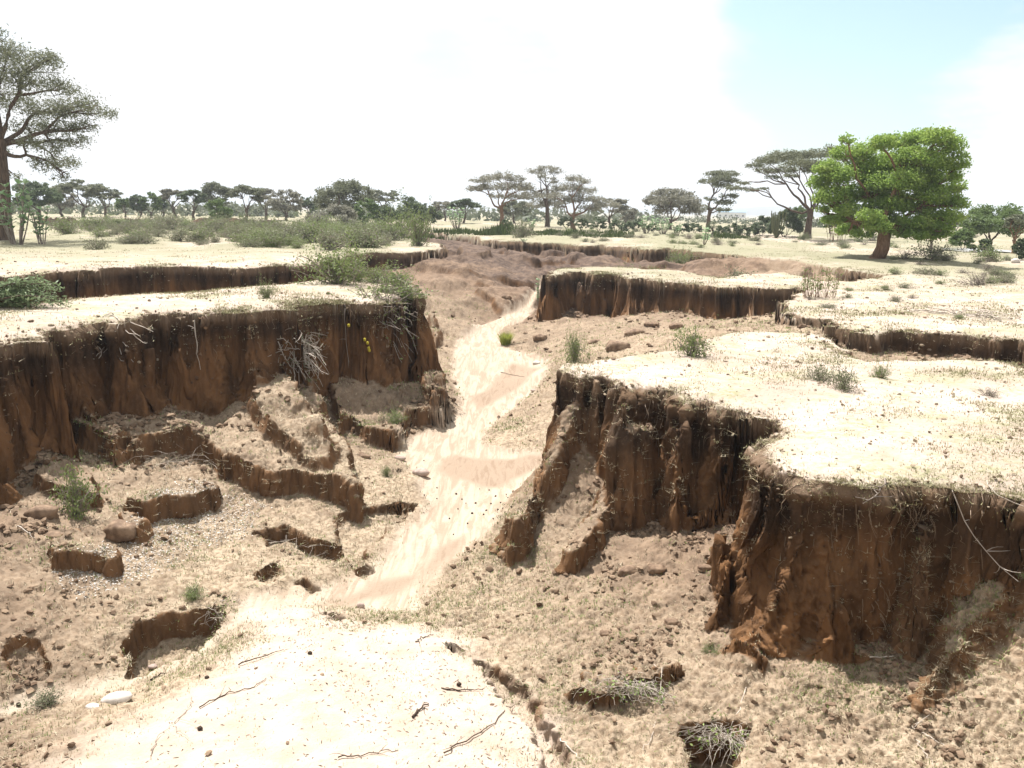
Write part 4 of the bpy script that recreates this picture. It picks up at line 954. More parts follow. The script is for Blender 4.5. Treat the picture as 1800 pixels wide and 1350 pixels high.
for (ua, ub), (va, vb), n, sc, lab in zones2:
    for i in range(n):
        u = rng.uniform(ua, ub); v = rng.uniform(va, vb); p = gp(u, v)
        if p[2] < -.25: continue
        s = sc * rng.uniform(.5, 1.3)
        TAG2.append((u, (va, vb), make_scrub('dry_shrub', lab, 'shrub', (p[0], p[1], p[2] - .02), (SV + SD)[i % 7], rng.random() * 6.3, (s, s, s * rng.uniform(.6, 1.0)), 'small shrubs scattered over the open plain')))

ORD = ['first', 'second', 'third', 'fourth', 'fifth', 'sixth', 'seventh', 'eighth', 'ninth', 'tenth', 'eleventh', 'twelfth', 'thirteenth', 'fourteenth', 'fifteenth', 'sixteenth', 'seventeenth', 'eighteenth', 'nineteenth', 'twentieth']
ORD += ['twenty' + '-' + w for w in ORD[:9]] + ['thirtieth'] + ['thirty' + '-' + w for w in ORD[:9]] + ['fortieth'] + ['forty' + '-' + w for w in ORD[:9]]
LM1 = [(150, 'first flat topped acacia'), (247, 'four little round trees'), (342, 'dark leaning acacia'), (432, 'dark forked acacia'), (503, 'bare grey acacia'), (603, 'big rounded acacia'), (700, 'many stemmed bushy tree')]
LM2 = [(882, 'spreading pale acacia'), (962, 'tallest pale acacia'), (1008, 'orange trunked acacia'), (1100, 'low grey acacia'), (1178, 'brownish twisting tree'), (1250, 'tiered acacia'), (1340, 'dark round bush'), (1420, 'great umbrella acacia'), (1548, 'bright green tree'), (1692, 'olive dome bush'), (1745, 'feathery rounded acacia')]
def tag_rows(items, lms, phrase):
    rows = {}
    for u, key, extra, o in items: rows.setdefault((key, min(lms, key=lambda q: abs(q[0] - u))[1]), []).append((u, extra, o))
    for (key, lm), l in rows.items():
        for k, (u, extra, o) in enumerate(sorted(l, key=lambda q: q[0])): o['label'] = phrase(ORD[k], key, extra, lm)
tag_rows([(u, r_, g_, o) for u, g_, r_, o in TAG], LM1, lambda n_, r_, g_, lm: f"{n_} shrub from the left in the {r_ + ' scrub row' if r_ != 'thicket' else 'pale thicket'} below the {lm}")
KN = {(415, 438): 'small grey shrub on the bare plain', (408, 430): 'small olive shrub behind the far rim', (455, 505): 'tiny dry shrub on the sandy slope', (500, 560): 'sparse twig tuft on the sand path'}
tag_rows([(u, z_, 0, o) for u, z_, o in TAG2], LM2, lambda n_, z_, g_, lm: f"{n_} {KN[z_]} below the {lm}")

# single shrubs that can be told apart: u, v of foot, half width px, height px, mesh, label
SINGLE = [
 (590, 490, 56, 44, SG[0], 'biggest grey green thorn shrub, filling the trench behind the tongue'),
 (545, 490, 34, 28, SG[1], 'bright green shrub in the trench against the biggest shrub'),
 (705, 478, 36, 34, SG[2], 'olive shrub leaning on the dark spur above the bend'),
 (700, 508, 42, 26, SV[0], 'pale leafy shrub spilling over the back of the tongue tip'),
 (660, 497, 26, 20, SG[0], 'small green shrub just behind the sandy end of the tongue'),
 (420, 500, 46, 20, SD[0], 'dry grey brushwood lying along the trench lip'),
 (340, 512, 26, 26, SD[1], 'dry fan of brown twigs standing in the trench'),
 (172, 440, 17, 16, SV[1], 'lone little dark shrub on the pale sand before the shallow cut'),
 (917, 416, 22, 20, SV[2], 'round dark grey shrub on the rim beside a milkweed'),
 (1195, 470, 24, 20, SG[1], 'green shrub in the far right gully under the tilted milkweed'),
 (1110, 466, 26, 18, SG[2], 'green shrub in the far right gully, nearer the sand strip'),
 (1150, 472, 22, 14, SV[3], 'low olive shrub between the two green ones in the far gully'),
 (1300, 474, 28, 20, SV[4], 'grey brush on the small mound at the end of the far gully'),
 (1215, 626, 30, 36, SV[0], 'grey green grassy bush on the back rim of the near plateau'),
 (1010, 636, 18, 40, SG[0], 'young green bush growing on the talus by the stream bend'),
 (1480, 684, 24, 30, SV[1], 'tallest grey green herb clump on the near plateau'),
 (1545, 664, 14, 18, SG[2], 'small green tussock with a brown base on the near plateau'),
 (1440, 668, 22, 20, SV[2], 'low spreading herb beside the tallest clump on the near plateau'),
 (1740, 695, 20, 10, SD[0], 'flat dry tuft on the near plateau close to the frame edge'),
 (135, 905, 34, 50, SV[3], 'feathery green grey herb on the left terraces'),
 (340, 1052, 20, 14, SG[1], 'little green herb growing above the undercut hollow'),
 (680, 838, 9, 14, SG[0], 'single bright green sprout on the sand by the long stone'),
 (80, 1240, 26, 18, SV[4], 'thin grassy tuft on the bank of the side channel'),
 (690, 720, 20, 16, SG[2], 'green herb patch on the shaded terrace below the tongue'),
 (1250, 1150, 16, 14, SG[1], 'small green weed on the brown slope under the near wall'),
 (1740, 458, 24, 14, SV[0], 'grey shrub in the shade strip right of the green tree'),
 (1640, 456, 30, 20, SV[1], 'dark shrub in the shade of the green tree'),
 (1590, 456, 18, 12, SD[1], 'pale dead shrub by the green tree trunk'),
 (1720, 500, 26, 14, SD[0], 'grey dead shrub on the sandy slope below the pond'),
 (622, 492, 30, 22, SG[1], 'rounded green shrub squeezed between the biggest shrub and the tongue tip'),
 (735, 496, 22, 40, SG[0], 'tall light green shrub behind the tip of the tongue'),
 (560, 468, 40, 14, SG[2], 'low spreading green shrub on the rim above the biggest shrub'),
 (468, 524, 12, 20, SG[1], 'small yellow green bush on the sandy tongue'),
 (640, 448, 30, 10, SV[1], 'low shrub on the rim beside the dark spur'),
 (300, 404, 20, 18, SV[2], 'dark rounded shrub standing up from the scrub on the plain'),
]
for i, (u, v, hw, hp, ms, lab) in enumerate(SINGLE):
    z0 = .3 if v < 520 and u < 900 else -.2 if v < 700 and u > 900 else -2.6
    p = gp(u, v, z0); D = math.sqrt(p[0] ** 2 + p[1] ** 2 + (H - p[2]) ** 2)
    make_scrub('herb_clump' if hw < 35 and v > 600 else 'thorn_shrub', lab, 'shrub', (p[0], p[1], p[2] - .03), ms, i * 1.7, (1.35 * hw / FPX * D, 1.35 * hw / FPX * D, 1.35 * hp / FPX * D / .72))
# bright rounded tuft on the stream edge
def tussock(seed, n, h, r, mat, w=.012):
    rng = np.random.default_rng(seed); g = G()
    for i in range(n):
        a = rng.random() * 6.3; q = r * math.sqrt(rng.random()) * .5; b = np.array([q * math.cos(a), q * math.sin(a), -.02]); t = b + np.array([math.cos(a) * r * rng.random(), math.sin(a) * r * rng.random(), h * rng.uniform(.6, 1)])
        m_ = (b + t) / 2 + np.array([0, 0, h * .12]); s_ = np.array([-math.sin(a), math.cos(a), 0]) * w
        g.add([b - s_, b + s_, m_ + s_ * .8, m_ - s_ * .8, t], [[0, 1, 2], [0, 2, 3], [3, 2, 4]], np.full(5, rng.random()))
    return g.mesh('tussock', mat)
p = gp(889, 605, -2.7)
link('grass_tussock', tussock(3, 260, .62, .40, ML['yellow']), label='bright yellow green tussock at the edge of the sandy stream bed', category='grass tuft').location = p

# milkweeds: thick stems with pairs of big pale leaves
def milkweed_mesh(seed, nstem, h, spread):
    rng = np.random.default_rng(seed); st, lf = G(), G()
    for i in range(nstem):
        a = rng.random() * 6.3; hh = h * rng.uniform(.55, 1); e = np.array([math.cos(a) * spread * rng.random(), math.sin(a) * spread * rng.random(), hh])
        P = curve((e[0] * .25, e[1] * .25, -.05), e, rng.normal(size=3) * .1 * h, rng, 8, .01); st.tube(P, np.linspace(.03, .012, 8) * (h / 1.5), 5)
        for k in range(3, 8):
            for s_ in range(3):
                b = a + k * 1.57 + s_ * 2.1; L_ = h * .13 * rng.uniform(.7, 1.2); o_ = np.array([math.cos(b), math.sin(b), rng.uniform(.2, .9)]); o_ /= np.linalg.norm(o_)
                n_ = np.cross(o_, [0, 0, 1]); n_ /= np.linalg.norm(n_); u_ = np.cross(n_, o_); w_ = L_ * .34; c = P[k]
                v = [c, c + o_ * L_ * .3 + n_ * w_, c + o_ * L_ * .75 + n_ * w_ * .85, c + o_ * L_ - u_ * L_ * .1, c + o_ * L_ * .75 - n_ * w_ * .85, c + o_ * L_ * .3 - n_ * w_, c + o_ * L_ * .5 + u_ * -.05 * L_]
                lf.add(v, [[6, 0, 1], [6, 1, 2], [6, 2, 3], [6, 3, 4], [6, 4, 5], [6, 5, 0]], np.full(7, rng.random()))
    return st.mesh('stems', MBK['grey'], True), lf.mesh('leaves', ML['calo'])
MW = [milkweed_mesh(80, 7, 1.5, .6), milkweed_mesh(81, 12, 1.5, .9), milkweed_mesh(82, 3, 1.5, .15)]
def milkweed(u, v, hw, hp, k, lab, z0=.3, tilt=0):
    p = gp(u, v, z0); D = math.sqrt(p[0] ** 2 + p[1] ** 2); o = thing('milkweed', lab, 'plant', (p[0], p[1], p[2] - .02), u * .37)
    o.scale = (hw / FPX * D / (.75, 1.0, .3)[k],) * 2 + (hp / FPX * D / 1.55,); o.rotation_euler[1] = tilt
    link('stems', MW[k][0], o); link('leaves', MW[k][1], o)
for a in [(30, 430, 42, 96, 1, 'tall milkweed with pale leaves at the foot of the tall feathery acacia'), (72, 425, 26, 70, 0, 'milkweed with leaves on slanting stems, inward of the tallest one'),
          (803, 402, 24, 36, 1, 'tall white leaved milkweed above the spiky hedge'), (746, 417, 13, 32, 0, 'slim milkweed on the bank of the gully head'), (824, 440, 8, 20, 2, 'small milkweed sprouting on the spur slope'),
          (935, 408, 16, 24, 0, 'milkweed beside the round dark grey shrub on the rim'), (920, 424, 12, 8, 0, 'low milkweed seedling right on the far gully rim'),
          (1135, 410, 22, 30, 1, 'milkweed with biggest bright leaves in the clump above the far gully'), (1165, 412, 22, 28, 1, 'middle milkweed of the clump above the far gully'), (1190, 414, 18, 22, 0, 'lowest milkweed at the end of the clump above the far gully'),
          (1236, 450, 10, 32, 2, 'tilted single stemmed milkweed in the far right gully'), (946, 545, 7, 58, 2, 'thin leafy milkweed stem rising where the stream bed bends away')]:
    milkweed(*a[:5], a[5], -2.3 if a[1] > 500 else .3, .3 if 'tilted' in a[5] else 0)

# tall leafy stems at the notch
def stems_plant(seed, n, h, r, mat, twm):
    rng = np.random.default_rng(seed); st, lf = G(), G(); C = []
    for i in range(n):
        a = rng.random() * 6.3; q = r * math.sqrt(rng.random()); b = np.array([q * math.cos(a), q * math.sin(a) * .5, -.03]); t = b * 1.25 + np.array([rng.normal() * .08, rng.normal() * .08, h * rng.uniform(.45, 1)])
        P = curve(b, t, rng.normal(size=3) * .06, rng, 6, .008); st.tube(P, np.linspace(.009, .004, 6), 4)
        for k in range(9):
            f = rng.uniform(.45, 1.02); C.append(b + (t - b) * f + rng.normal(size=3) * .05)
    lf.leaves(np.array(C), .085, rng, 1.9, .1)
    return st.mesh('stems', twm, True), lf.mesh('leaves', mat)
sm = stems_plant(7, 46, 1.15, .62, ML['scrubg'], MBK['orange'])
p = gp(1438, 523, 0); o = thing('leafy_shrub', 'upright shrub of thin brown stems with light green leaves standing in the notch edge', 'shrub', p); link('stems', sm[0], o); link('leaves', sm[1], o)
sm = stems_plant(8, 16, 1.5, .35, ML['yellow'], MBK['orange'])
p = gp(1470, 425, .3); o = thing('yellow_shrub', 'yellowish sparse leaved shrub just beside the bright green crown', 'shrub', p); o.scale = (2.6, 2.6, 2.1); link('stems', sm[0], o); link('leaves', sm[1], o)
# candelabra plant beside the tall dark bush
def candelabra():
    g = G(); rng = np.random.default_rng(4)
    for i in range(16):
        a = i * 2.4; r = .9 * math.sqrt((i + 1) / 16); g.tube([(0, 0, 0), (r * math.cos(a) * .7, r * math.sin(a) * .7, .9), (r * math.cos(a), r * math.sin(a), 2.4 + rng.random() * .5)], [.09, .07, .05], 5)
    return g.mesh('arms', leaf_mat('pale_succulent', (.12, .14, .07), (.18, .19, .10)), True)
p = place(1366, 92); o = thing('candelabra_plant', 'pale ribbed candelabra plant before the tall dark round bush', 'plant', p); link('arms', candelabra(), o)
# little round bush on a dark stem
rngb = np.random.default_rng(9)
p = gp(1251, 412, .35); hh = 24 / FPX * math.hypot(p[0], p[1])
make_tree('little round bush on a dark stem standing alone on the pale rim', p, [(0, 0, hh * .62, hh * .34, hh * .34, hh * .3), (hh * .1, .1, hh * .8, hh * .25, hh * .25, hh * .2), (-hh * .15, 0, hh * .6, hh * .25, hh * .25, hh * .2)], hh * .09, hh * .4, ML['dark'], MBK['dark'], 900, .12, 77, 'bush', 'round_bush')
# bushes of the green belt behind the far rim
BELT = [f'{ORD[i]} round dark bush from the left in the belt below the tree line' for i in (1, 2, 3, 4, 5, 6, 7, 8, 9, 10, 11, 12, 0, 14, 13)]
grp = 'round dark bushes at the foot of the tree line'
for k, (u, hw, D) in enumerate([(995, 15, 105), (1022, 14, 100), (1052, 17, 98), (1083, 15, 96), (1105, 12, 100), (1122, 14, 104), (1148, 12, 100), (1200, 13, 96), (1222, 12, 100), (1268, 13, 92), (1290, 14, 94), (1308, 13, 92), (890, 12, 100), (1700, 10, 100), (1590, 12, 110)]):
    p = place(u, D); w = hw / FPX * D; rk = np.random.default_rng(500 + k)
    make_tree(BELT[k], p, pads_auto('dome', w, w * 1.5, rk), w * .06, w * .2, ML['dark'], MBK['brown'], 1300, .24, 600 + k, 'bush', 'round_bush', group=grp, trunks=2, twigs=1)
# spiky hedge
def spears():
    rng = np.random.default_rng(31); g = G(); n = 5200
    u = rng.choice([0, 1, 2], n, p=[.62, .28, .10]); uu = np.where(u == 0, rng.uniform(575, 930, n), np.where(u == 1, rng.uniform(930, 1115, n), rng.uniform(1255, 1320, n)))
    D = rng.uniform(74, 84, n) + (uu - 575) * .01
    B = np.array([at_dist(a, 400, d)[:2] for a, d in zip(uu, D)]); Z = terrain(B[:, 0], B[:, 1])
    h = rng.uniform(.35, 1.0, n) * (.8 + .5 * vn(uu / 22, uu * 0, 2.)) * np.where(uu > 930, .6, 1)
    a = rng.random(n) * 6.3; t = np.stack([np.cos(a) * .22 * h, np.sin(a) * .22 * h, h], 1); w = np.stack([-np.sin(a), np.cos(a), a * 0], 1) * .055
    b = np.stack([B[:, 0], B[:, 1], Z - .03], 1)
    v = np.stack([b - w, b + w, b + t * .6 + w * .8, b + t * .6 - w * .8, b + t], 1); i = np.arange(n)[:, None] * 5
    g.add(v.reshape(-1, 3), np.concatenate([i + [[0, 1, 2]], i + [[0, 2, 3]], i + [[3, 2, 4]]]), np.repeat(rng.random(n), 5))
    return g.mesh('spiky_thicket', ML['spear'])
link('spiky_thicket', spears(), kind='stuff', label='dark green thicket of upright spiky leaves along the far rim')

# low eroded banks far off, on the plain
def soil_bank(u0, u1, v, D, hpx, name, lab, seed):
    rng = np.random.default_rng(seed); h = hpx / FPX * D; n = 26
    Vv, Ff = [], []
    for i in range(n):
        f = i / (n - 1); u = u0 + (u1 - u0) * f; x, y, _ = at_dist(u, v, D + 2.5 * math.sin(f * 7 + seed)); g_ = zt(x, y)
        e = min(1, 6 * min(f, 1 - f) + .15); hh = h * e * (.8 + .35 * rng.random()); ux, uy = x / math.hypot(x, y), y / math.hypot(x, y)
        for (q, zz) in ((-.5, -.15), (-.15, hh * .45), (0.02 + .2 * rng.random(), hh * .93), (.35, hh), (3.5, hh * .85), (9, -.1)): Vv.append((x + ux * q, y + uy * q, g_ + zz))
    for i in range(n - 1):
        for j in range(5): Ff.append((i * 6 + j, (i + 1) * 6 + j, (i + 1) * 6 + j + 1, i * 6 + j + 1))
    g = NT('bank_soil_' + str(seed)); nn = g.noise(1.2, 4); g.color(g.mix(g.ramp(nn, .4, .6), (.06, .036, .025), (.13, .08, .055)))
    me = mesh_np(name, np.array(Vv), np.array(Ff), [g.m, M_TOP], smooth=False, midx=[0 if j < 3 else 1 for i in range(n - 1) for j in range(5)])
    link(name, me, label=lab, category='soil bank')
g_ = NT('bank_top'); g_.color((.30, .29, .17)); M_TOP = g_.m
soil_bank(328, 505, 378, 98, 10, 'eroded_bank', 'long dark eroded bank below the olive dome bush', 1)
soil_bank(212, 252, 378, 92, 12, 'eroded_bank', 'short dark eroded block standing apart from the long bank', 2)
soil_bank(60, 140, 378, 100, 9, 'eroded_bank', 'brown eroded bank behind the milkweeds at the frame edge', 3)
# ------------------------------------------------------------------ small things on the ground
rng = np.random.default_rng(77)
FRONT = (np.abs(np.arctan2(V[:, 0], V[:, 1])) < .70) & (RAD > 5.6)
ats = {k: v.reshape(-1) for k, v in AT.items()}; ats['dry'] = np.clip(ats['dry'], 0, 1)
CELL = np.clip(RAD / 10, .3, 6)          # a vertex stands for more ground farther out
lipm = np.exp(-(ats['de'] / .10) ** 2) * (ats['dropm'] > .35)
inside = ats['inside'] * (1 - ats['bed']) * (1 - ats['wall'])
def pick(wt, n, rmax):
    w = wt * FRONT * (RAD < rmax) * CELL ** .6; w = w / w.sum()
    return rng.choice(len(w), n, p=w)
patch = sstep(-.1, .5, fbm(V[:, 0] * .7, V[:, 1] * .7, 12.3, 3))
jit = lambda k, s: V[k] + rng.normal(size=(len(k), 3)).astype(np.float32) * s
def blades(idx, per, h, w, spread, lean=.7):
    g = G(); n = len(idx) * per; k = np.repeat(idx, per)
    sc = np.clip(RAD[k] / 12, .7, 2.2); hh = h * rng.uniform(.35, 1.1, n) * sc ** .5; a = rng.random(n) * 6.3
    b = V[k] + np.stack([rng.normal(size=n), rng.normal(size=n), np.zeros(n)], 1) * (spread * sc)[:, None] - NRM[k] * .012
    ln = rng.random(n) ** 1.5 * lean * 1.6
    t = b + np.stack([np.cos(a) * ln * hh, np.sin(a) * ln * hh, hh / (1 + ln)], 1)
    s_ = np.stack([-np.sin(a), np.cos(a), a * 0], 1) * (w * sc)[:, None]
    v = np.stack([b - s_, b + s_, t], 1).reshape(-1, 3); i = np.arange(n)[:, None] * 3
    g.add(v, i + [[0, 1, 2]], np.repeat(rng.random(n), 3)); return g
top_near = (1 - ats['inside']) * (1 - ats['pale'])
g = blades(pick(inside * (.15 + ats['dry'] * (.4 + patch)) * (1 - .93 * ats['pale']), 26000, 45), 5, .075, .0055, .04, 1.2)
link('dry_grass', g.mesh('dry_grass', leaf_mat('gully_straw', (.12, .09, .05), (.46, .40, .28), .1)), kind='stuff', label='short dry grass over the gully floor')
g = blades(pick(inside * (.1 + patch) * (.2 + ats['dry']) * (1 - .97 * ats['pale']), 12000, 45), 5, .06, .007, .035)
link('green_grass', g.mesh('green_grass', ML['herb']), kind='stuff', label='thin green herbs over the gully floor')
g = blades(pick(top_near * (.04 + patch ** 1.5), 34000, 95), 4, .06, .007, .045, 1.3)
link('plateau_grass', g.mesh('plateau_grass', leaf_mat('plateau_straw', (.13, .125, .055), (.30, .28, .15), .2)), kind='stuff', label='sparse grazed grass on the plateau tops')
g = blades(pick((lipm * .8 + ats['led'] * .9) * (RAD < 30), 4800, 30), 5, .09, .005, .03, 1.6)
link('rim_grass', g.mesh('rim_grass', ML['straw']), kind='stuff', label='ragged dry grass along the gully rims')

# crumbs and clods
ICO = None
def ico():
    t = (1 + 5 ** .5) / 2; v = np.array([(-1, t, 0), (1, t, 0), (-1, -t, 0), (1, -t, 0), (0, -1, t), (0, 1, t), (0, -1, -t), (0, 1, -t), (t, 0, -1), (t, 0, 1), (-t, 0, -1), (-t, 0, 1)], float) / math.hypot(1, t)
    f = np.array([(0, 11, 5), (0, 5, 1), (0, 1, 7), (0, 7, 10), (0, 10, 11), (1, 5, 9), (5, 11, 4), (11, 10, 2), (10, 7, 6), (7, 1, 8), (3, 9, 4), (3, 4, 2), (3, 2, 6), (3, 6, 8), (3, 8, 9), (4, 9, 5), (2, 4, 11), (6, 2, 10), (8, 6, 7), (9, 8, 1)])
    return v, f
IV, IF = ico()
def lumps(idx, s0, s1, sink=.3, flatz=.7):
    g = G(); n = len(idx); s = s0 + (s1 - s0) * rng.random(n) ** 3; s = s * np.clip(RAD[idx] / 12, .8, 2)
    sc = np.stack([s * rng.uniform(.7, 1.4, n), s * rng.uniform(.7, 1.4, n), s * flatz * rng.uniform(.7, 1.3, n)], 1)
    v = IV[None] * (1 + .28 * rng.normal(size=(n, 12, 1))) * sc[:, None]; a = rng.random(n) * 6.3; c, q = np.cos(a)[:, None], np.sin(a)[:, None]
    v = np.stack([v[..., 0] * c - v[..., 1] * q, v[..., 0] * q + v[..., 1] * c, v[..., 2]], -1)
    v = v + (V[idx] + NRM[idx] * (s * (1 - sink))[:, None] * .5)[:, None] + rng.normal(size=(n, 1, 3)) * .01
    i = np.arange(n)[:, None, None] * 12; g.add(v.reshape(-1, 3), (IF[None] + i).reshape(-1, 3), np.repeat(rng.random(n), 12)); return g
def soil_mat(name, a, b):
    g = NT(name); g.color(g.mix(g.attr('v'), a, b)); g.bump(g.noise(60, 3), .01, .5); return g.m
brown = sstep(.75, .2, ats['dry'])
foot = ats['inside'] * (1 - ats['bed']) * np.exp(-np.clip(ats['de'] - .6, 0, 9) / .8) * (1 - ats['pale'])
clus = sstep(.0, .55, fbm(V[:, 0] * 1.3, V[:, 1] * 1.3, 31.3, 3)); g = lumps(pick((inside * (.1 + brown) * (1 - .9 * ats['pale']) + foot * .8) * (.06 + clus ** 1.5) * (1 - ats['wall']) * (NRM[:, 2] > .8), 9500, 40), .006, .052)
link('soil_crumbs', g.mesh('soil_crumbs', soil_mat('crumb', (.10, .066, .044), (.24, .175, .12))), kind='stuff', label='loose crumbs of brown soil on the gully slopes')
g = lumps(pick(ats['wallp'] * (RAD < 22) + .3 * lipm, 1300, 24), .010, .026, .7, 1.2)
link('wall_crumbs', g.mesh('wall_crumbs', soil_mat('wall_crumb', (.07, .042, .026), (.16, .10, .06))), kind='stuff', label='knobbly crumbs clinging to the gully walls')
g = lumps(pick(top_near * (.3 + .7 * patch) + lipm * 1.5, 4500, 40), .008, .03)
link('plateau_crumbs', g.mesh('plateau_crumbs', soil_mat('top_crumb', (.14, .10, .07), (.34, .28, .2))), kind='stuff', label='small clods on the sandy plateau tops')
# dark bits and twig ends on the pale bank
k = pick(ats['pale'] * (1 - ats['bed']) * (.25 + patch), 1100, 14); g = G()
for i in k:
    a = rng.random() * 6.3; L_ = rng.uniform(.012, .06); d = np.array([math.cos(a), math.sin(a), rng.uniform(-.1, .5)]) * L_
    p0 = V[i] + np.array([0, 0, .004]); g.tube([p0 - d * .5, p0 + np.array([0, 0, .004]), p0 + d * .5], [.0025, .004, .002], 3)
link('twig_litter', g.mesh('twig_litter', soil_mat('litter_dark', (.02, .015, .012), (.06, .045, .035))), kind='stuff', label='bits of bark and twig strewn on the pale sand bank')
g = lumps(pick(ats['pale'] * (.2 + patch), 90, 14), .005, .012); link('dung_crumbs', g.mesh('dung_crumbs', soil_mat('dung_small', (.04, .03, .02), (.12, .08, .05))), kind='stuff', label='small dark droppings on the pale sand bank')
# pale leaf litter on the left floor
LP = poly([(300, 900), (380, 870), (460, 880), (420, 930), (330, 960), (250, 1010), (150, 1050), (110, 1040), (200, 1000)], -2.95)
m = FRONT & (RAD < 22); q = np.full(len(V), -9., np.float32); q[m] = sdf(LP, V[m, 0], V[m, 1])
k = pick(sstep(-.3, .2, q) * (1 - ats['wall']), 3600, 22); g = G(); g.leaves(V[k] + NRM[k] * .012, .034, rng, 1.8, .8)
link('leaf_litter', g.mesh('leaf_litter', leaf_mat('bleached_leaf', (.33, .31, .28), (.58, .56, .53), .1)), kind='stuff', label='bleached leaf litter on the left gully floor')
# root fringe below the rims
k = pick(lipm * (RAD < 32) * sstep(-.15, .35, vn(V[:, 0] * .8, V[:, 1] * .8, 3.1)), 800, 32); g = G()
for i in k:
    n_ = NRM[i].copy(); n_[2] = 0; n_ /= np.linalg.norm(n_) + 1e-6; L_ = rng.uniform(.06, .34) * (1.5 if rng.random() < .1 else 1)
    p0 = V[i]; p1 = p0 + n_ * .07 + [rng.normal() * .03, rng.normal() * .03, -L_ * .5]; p2 = p1 + [rng.normal() * .05, rng.normal() * .05, -L_ * .5]
    g.tube([p0, (p0 + p1) / 2 + n_ * .03, p1, p2], np.array([.005, .004, .0035, .002]) * min(1.6, max(1, RAD[i] / 14)), 3)
link('root_fringe', g.mesh('root_fringe', leaf_mat('root_fibre', (.10, .065, .04), (.26, .19, .125), 0)), kind='stuff', label='fine roots hanging out of the gully rims')

# stones
def stone(u, v, z0, w, h, lab, col, cat='stone', name='stone', seed=0):
    rs = np.random.default_rng(seed); p = gp(u, v, z0); D = math.sqrt(p[0] ** 2 + p[1] ** 2 + (H - p[2]) ** 2)
    bm_v, bm_f = IV.copy(), IF.copy()
    for _ in range(2):      # subdivide
        vs = list(map(tuple, bm_v)); mp = {}; nf = []
        def mid(a, b):
            kx = (min(a, b), max(a, b))
            if kx not in mp:
                q_ = (np.array(vs[a]) + np.array(vs[b])) / 2; q_ /= np.linalg.norm(q_); mp[kx] = len(vs); vs.append(tuple(q_))
            return mp[kx]
        for a, b, c in bm_f: ab, bc, ca = mid(a, b), mid(b, c), mid(c, a); nf += [(a, ab, ca), (b, bc, ab), (c, ca, bc), (ab, bc, ca)]
        bm_v, bm_f = np.array(vs), np.array(nf)
    o_ = rs.random(3) * 50; nz_ = 1 + (.22 if name == 'soil_block' else .12) * vn(bm_v[:, 0] * 1.6 + o_[0], bm_v[:, 1] * 1.6 + o_[1], bm_v[:, 2] * 1.6 + o_[2]) + (.12 if name == 'soil_block' else .02) * vn(bm_v[:, 0] * 4 + o_[0], bm_v[:, 1] * 4, bm_v[:, 2] * 4)
    if name == 'soil_block': bm_v = np.sign(bm_v) * np.abs(bm_v) ** .85
    v_ = bm_v * nz_[:, None] * np.array([w / 2, w / 2 * rs.uniform(.55, .8), h / 2]) / FPX * D
    me = mesh_np(name, v_, bm_f, [col], {'v': np.full(len(v_), .5)}, True)
    o = link(name, me, label=lab, category=cat); o.location = (p[0], p[1], p[2] + h / FPX * D * (.05 if name == 'soil_block' else .25)); o.rotation_euler = (0, 0, rs.random() * .8 - .4); return o
def stone_mat(name, a, b):
    g = NT(name); n = g.noise(7, 5, .6); g.color(g.mix(g.ramp(n, .35, .65), a, b)); g.bump(n, .02, .4); g.b.inputs['Roughness'].default_value = .8; return g.m
SW = stone_mat('white_stone', (.42, .38, .34), (.58, .54, .49)); SP = stone_mat('pink_stone', (.28, .21, .18), (.42, .34, .29)); SB = stone_mat('clay_block', (.12, .08, .055), (.24, .17, .115))
stone(740, 834, -3.2, 30, 15, 'long rounded brown stone half buried beside the green sprout', SP, seed=1)
stone(702, 778, -3.1, 22, 11, 'pinkish oval stone at the end of the shadow under the terrace', SP, seed=2)
stone(943, 640, -3.0, 15, 7, 'flat white stone on the stream bed edge below the talus', SW, seed=3)
stone(949, 833, -3.1, 17, 12, 'small white stone on the brown sand fan', SW, seed=4)
stone(938, 688, -3.0, 12, 6, 'small dark flat stone on the pale sand near the bank', SP, seed=5)
stone(205, 1232, -3.1, 42, 17, 'biggest white stone lying beside the side channel', SW, seed=6)
stone(165, 1246, -3.1, 24, 12, 'smaller white stone against the biggest one by the side channel', SW, seed=7)
stone(1785, 462, .2, 14, 9, 'pale boulder on the grass below the pond at the frame edge', SW, seed=8)
stone(268, 1168, -3.2, 14, 7, 'reddish round stone at the mouth of the side channel', SP, seed=9)
stone(634, 1066, -3.2, 14, 10, 'reddish little stone at the near tip of the stream sand', SP, seed=10)
stone(400, 1300, -2.9, 0, 0, 'x', SP, seed=1) if 0 else None
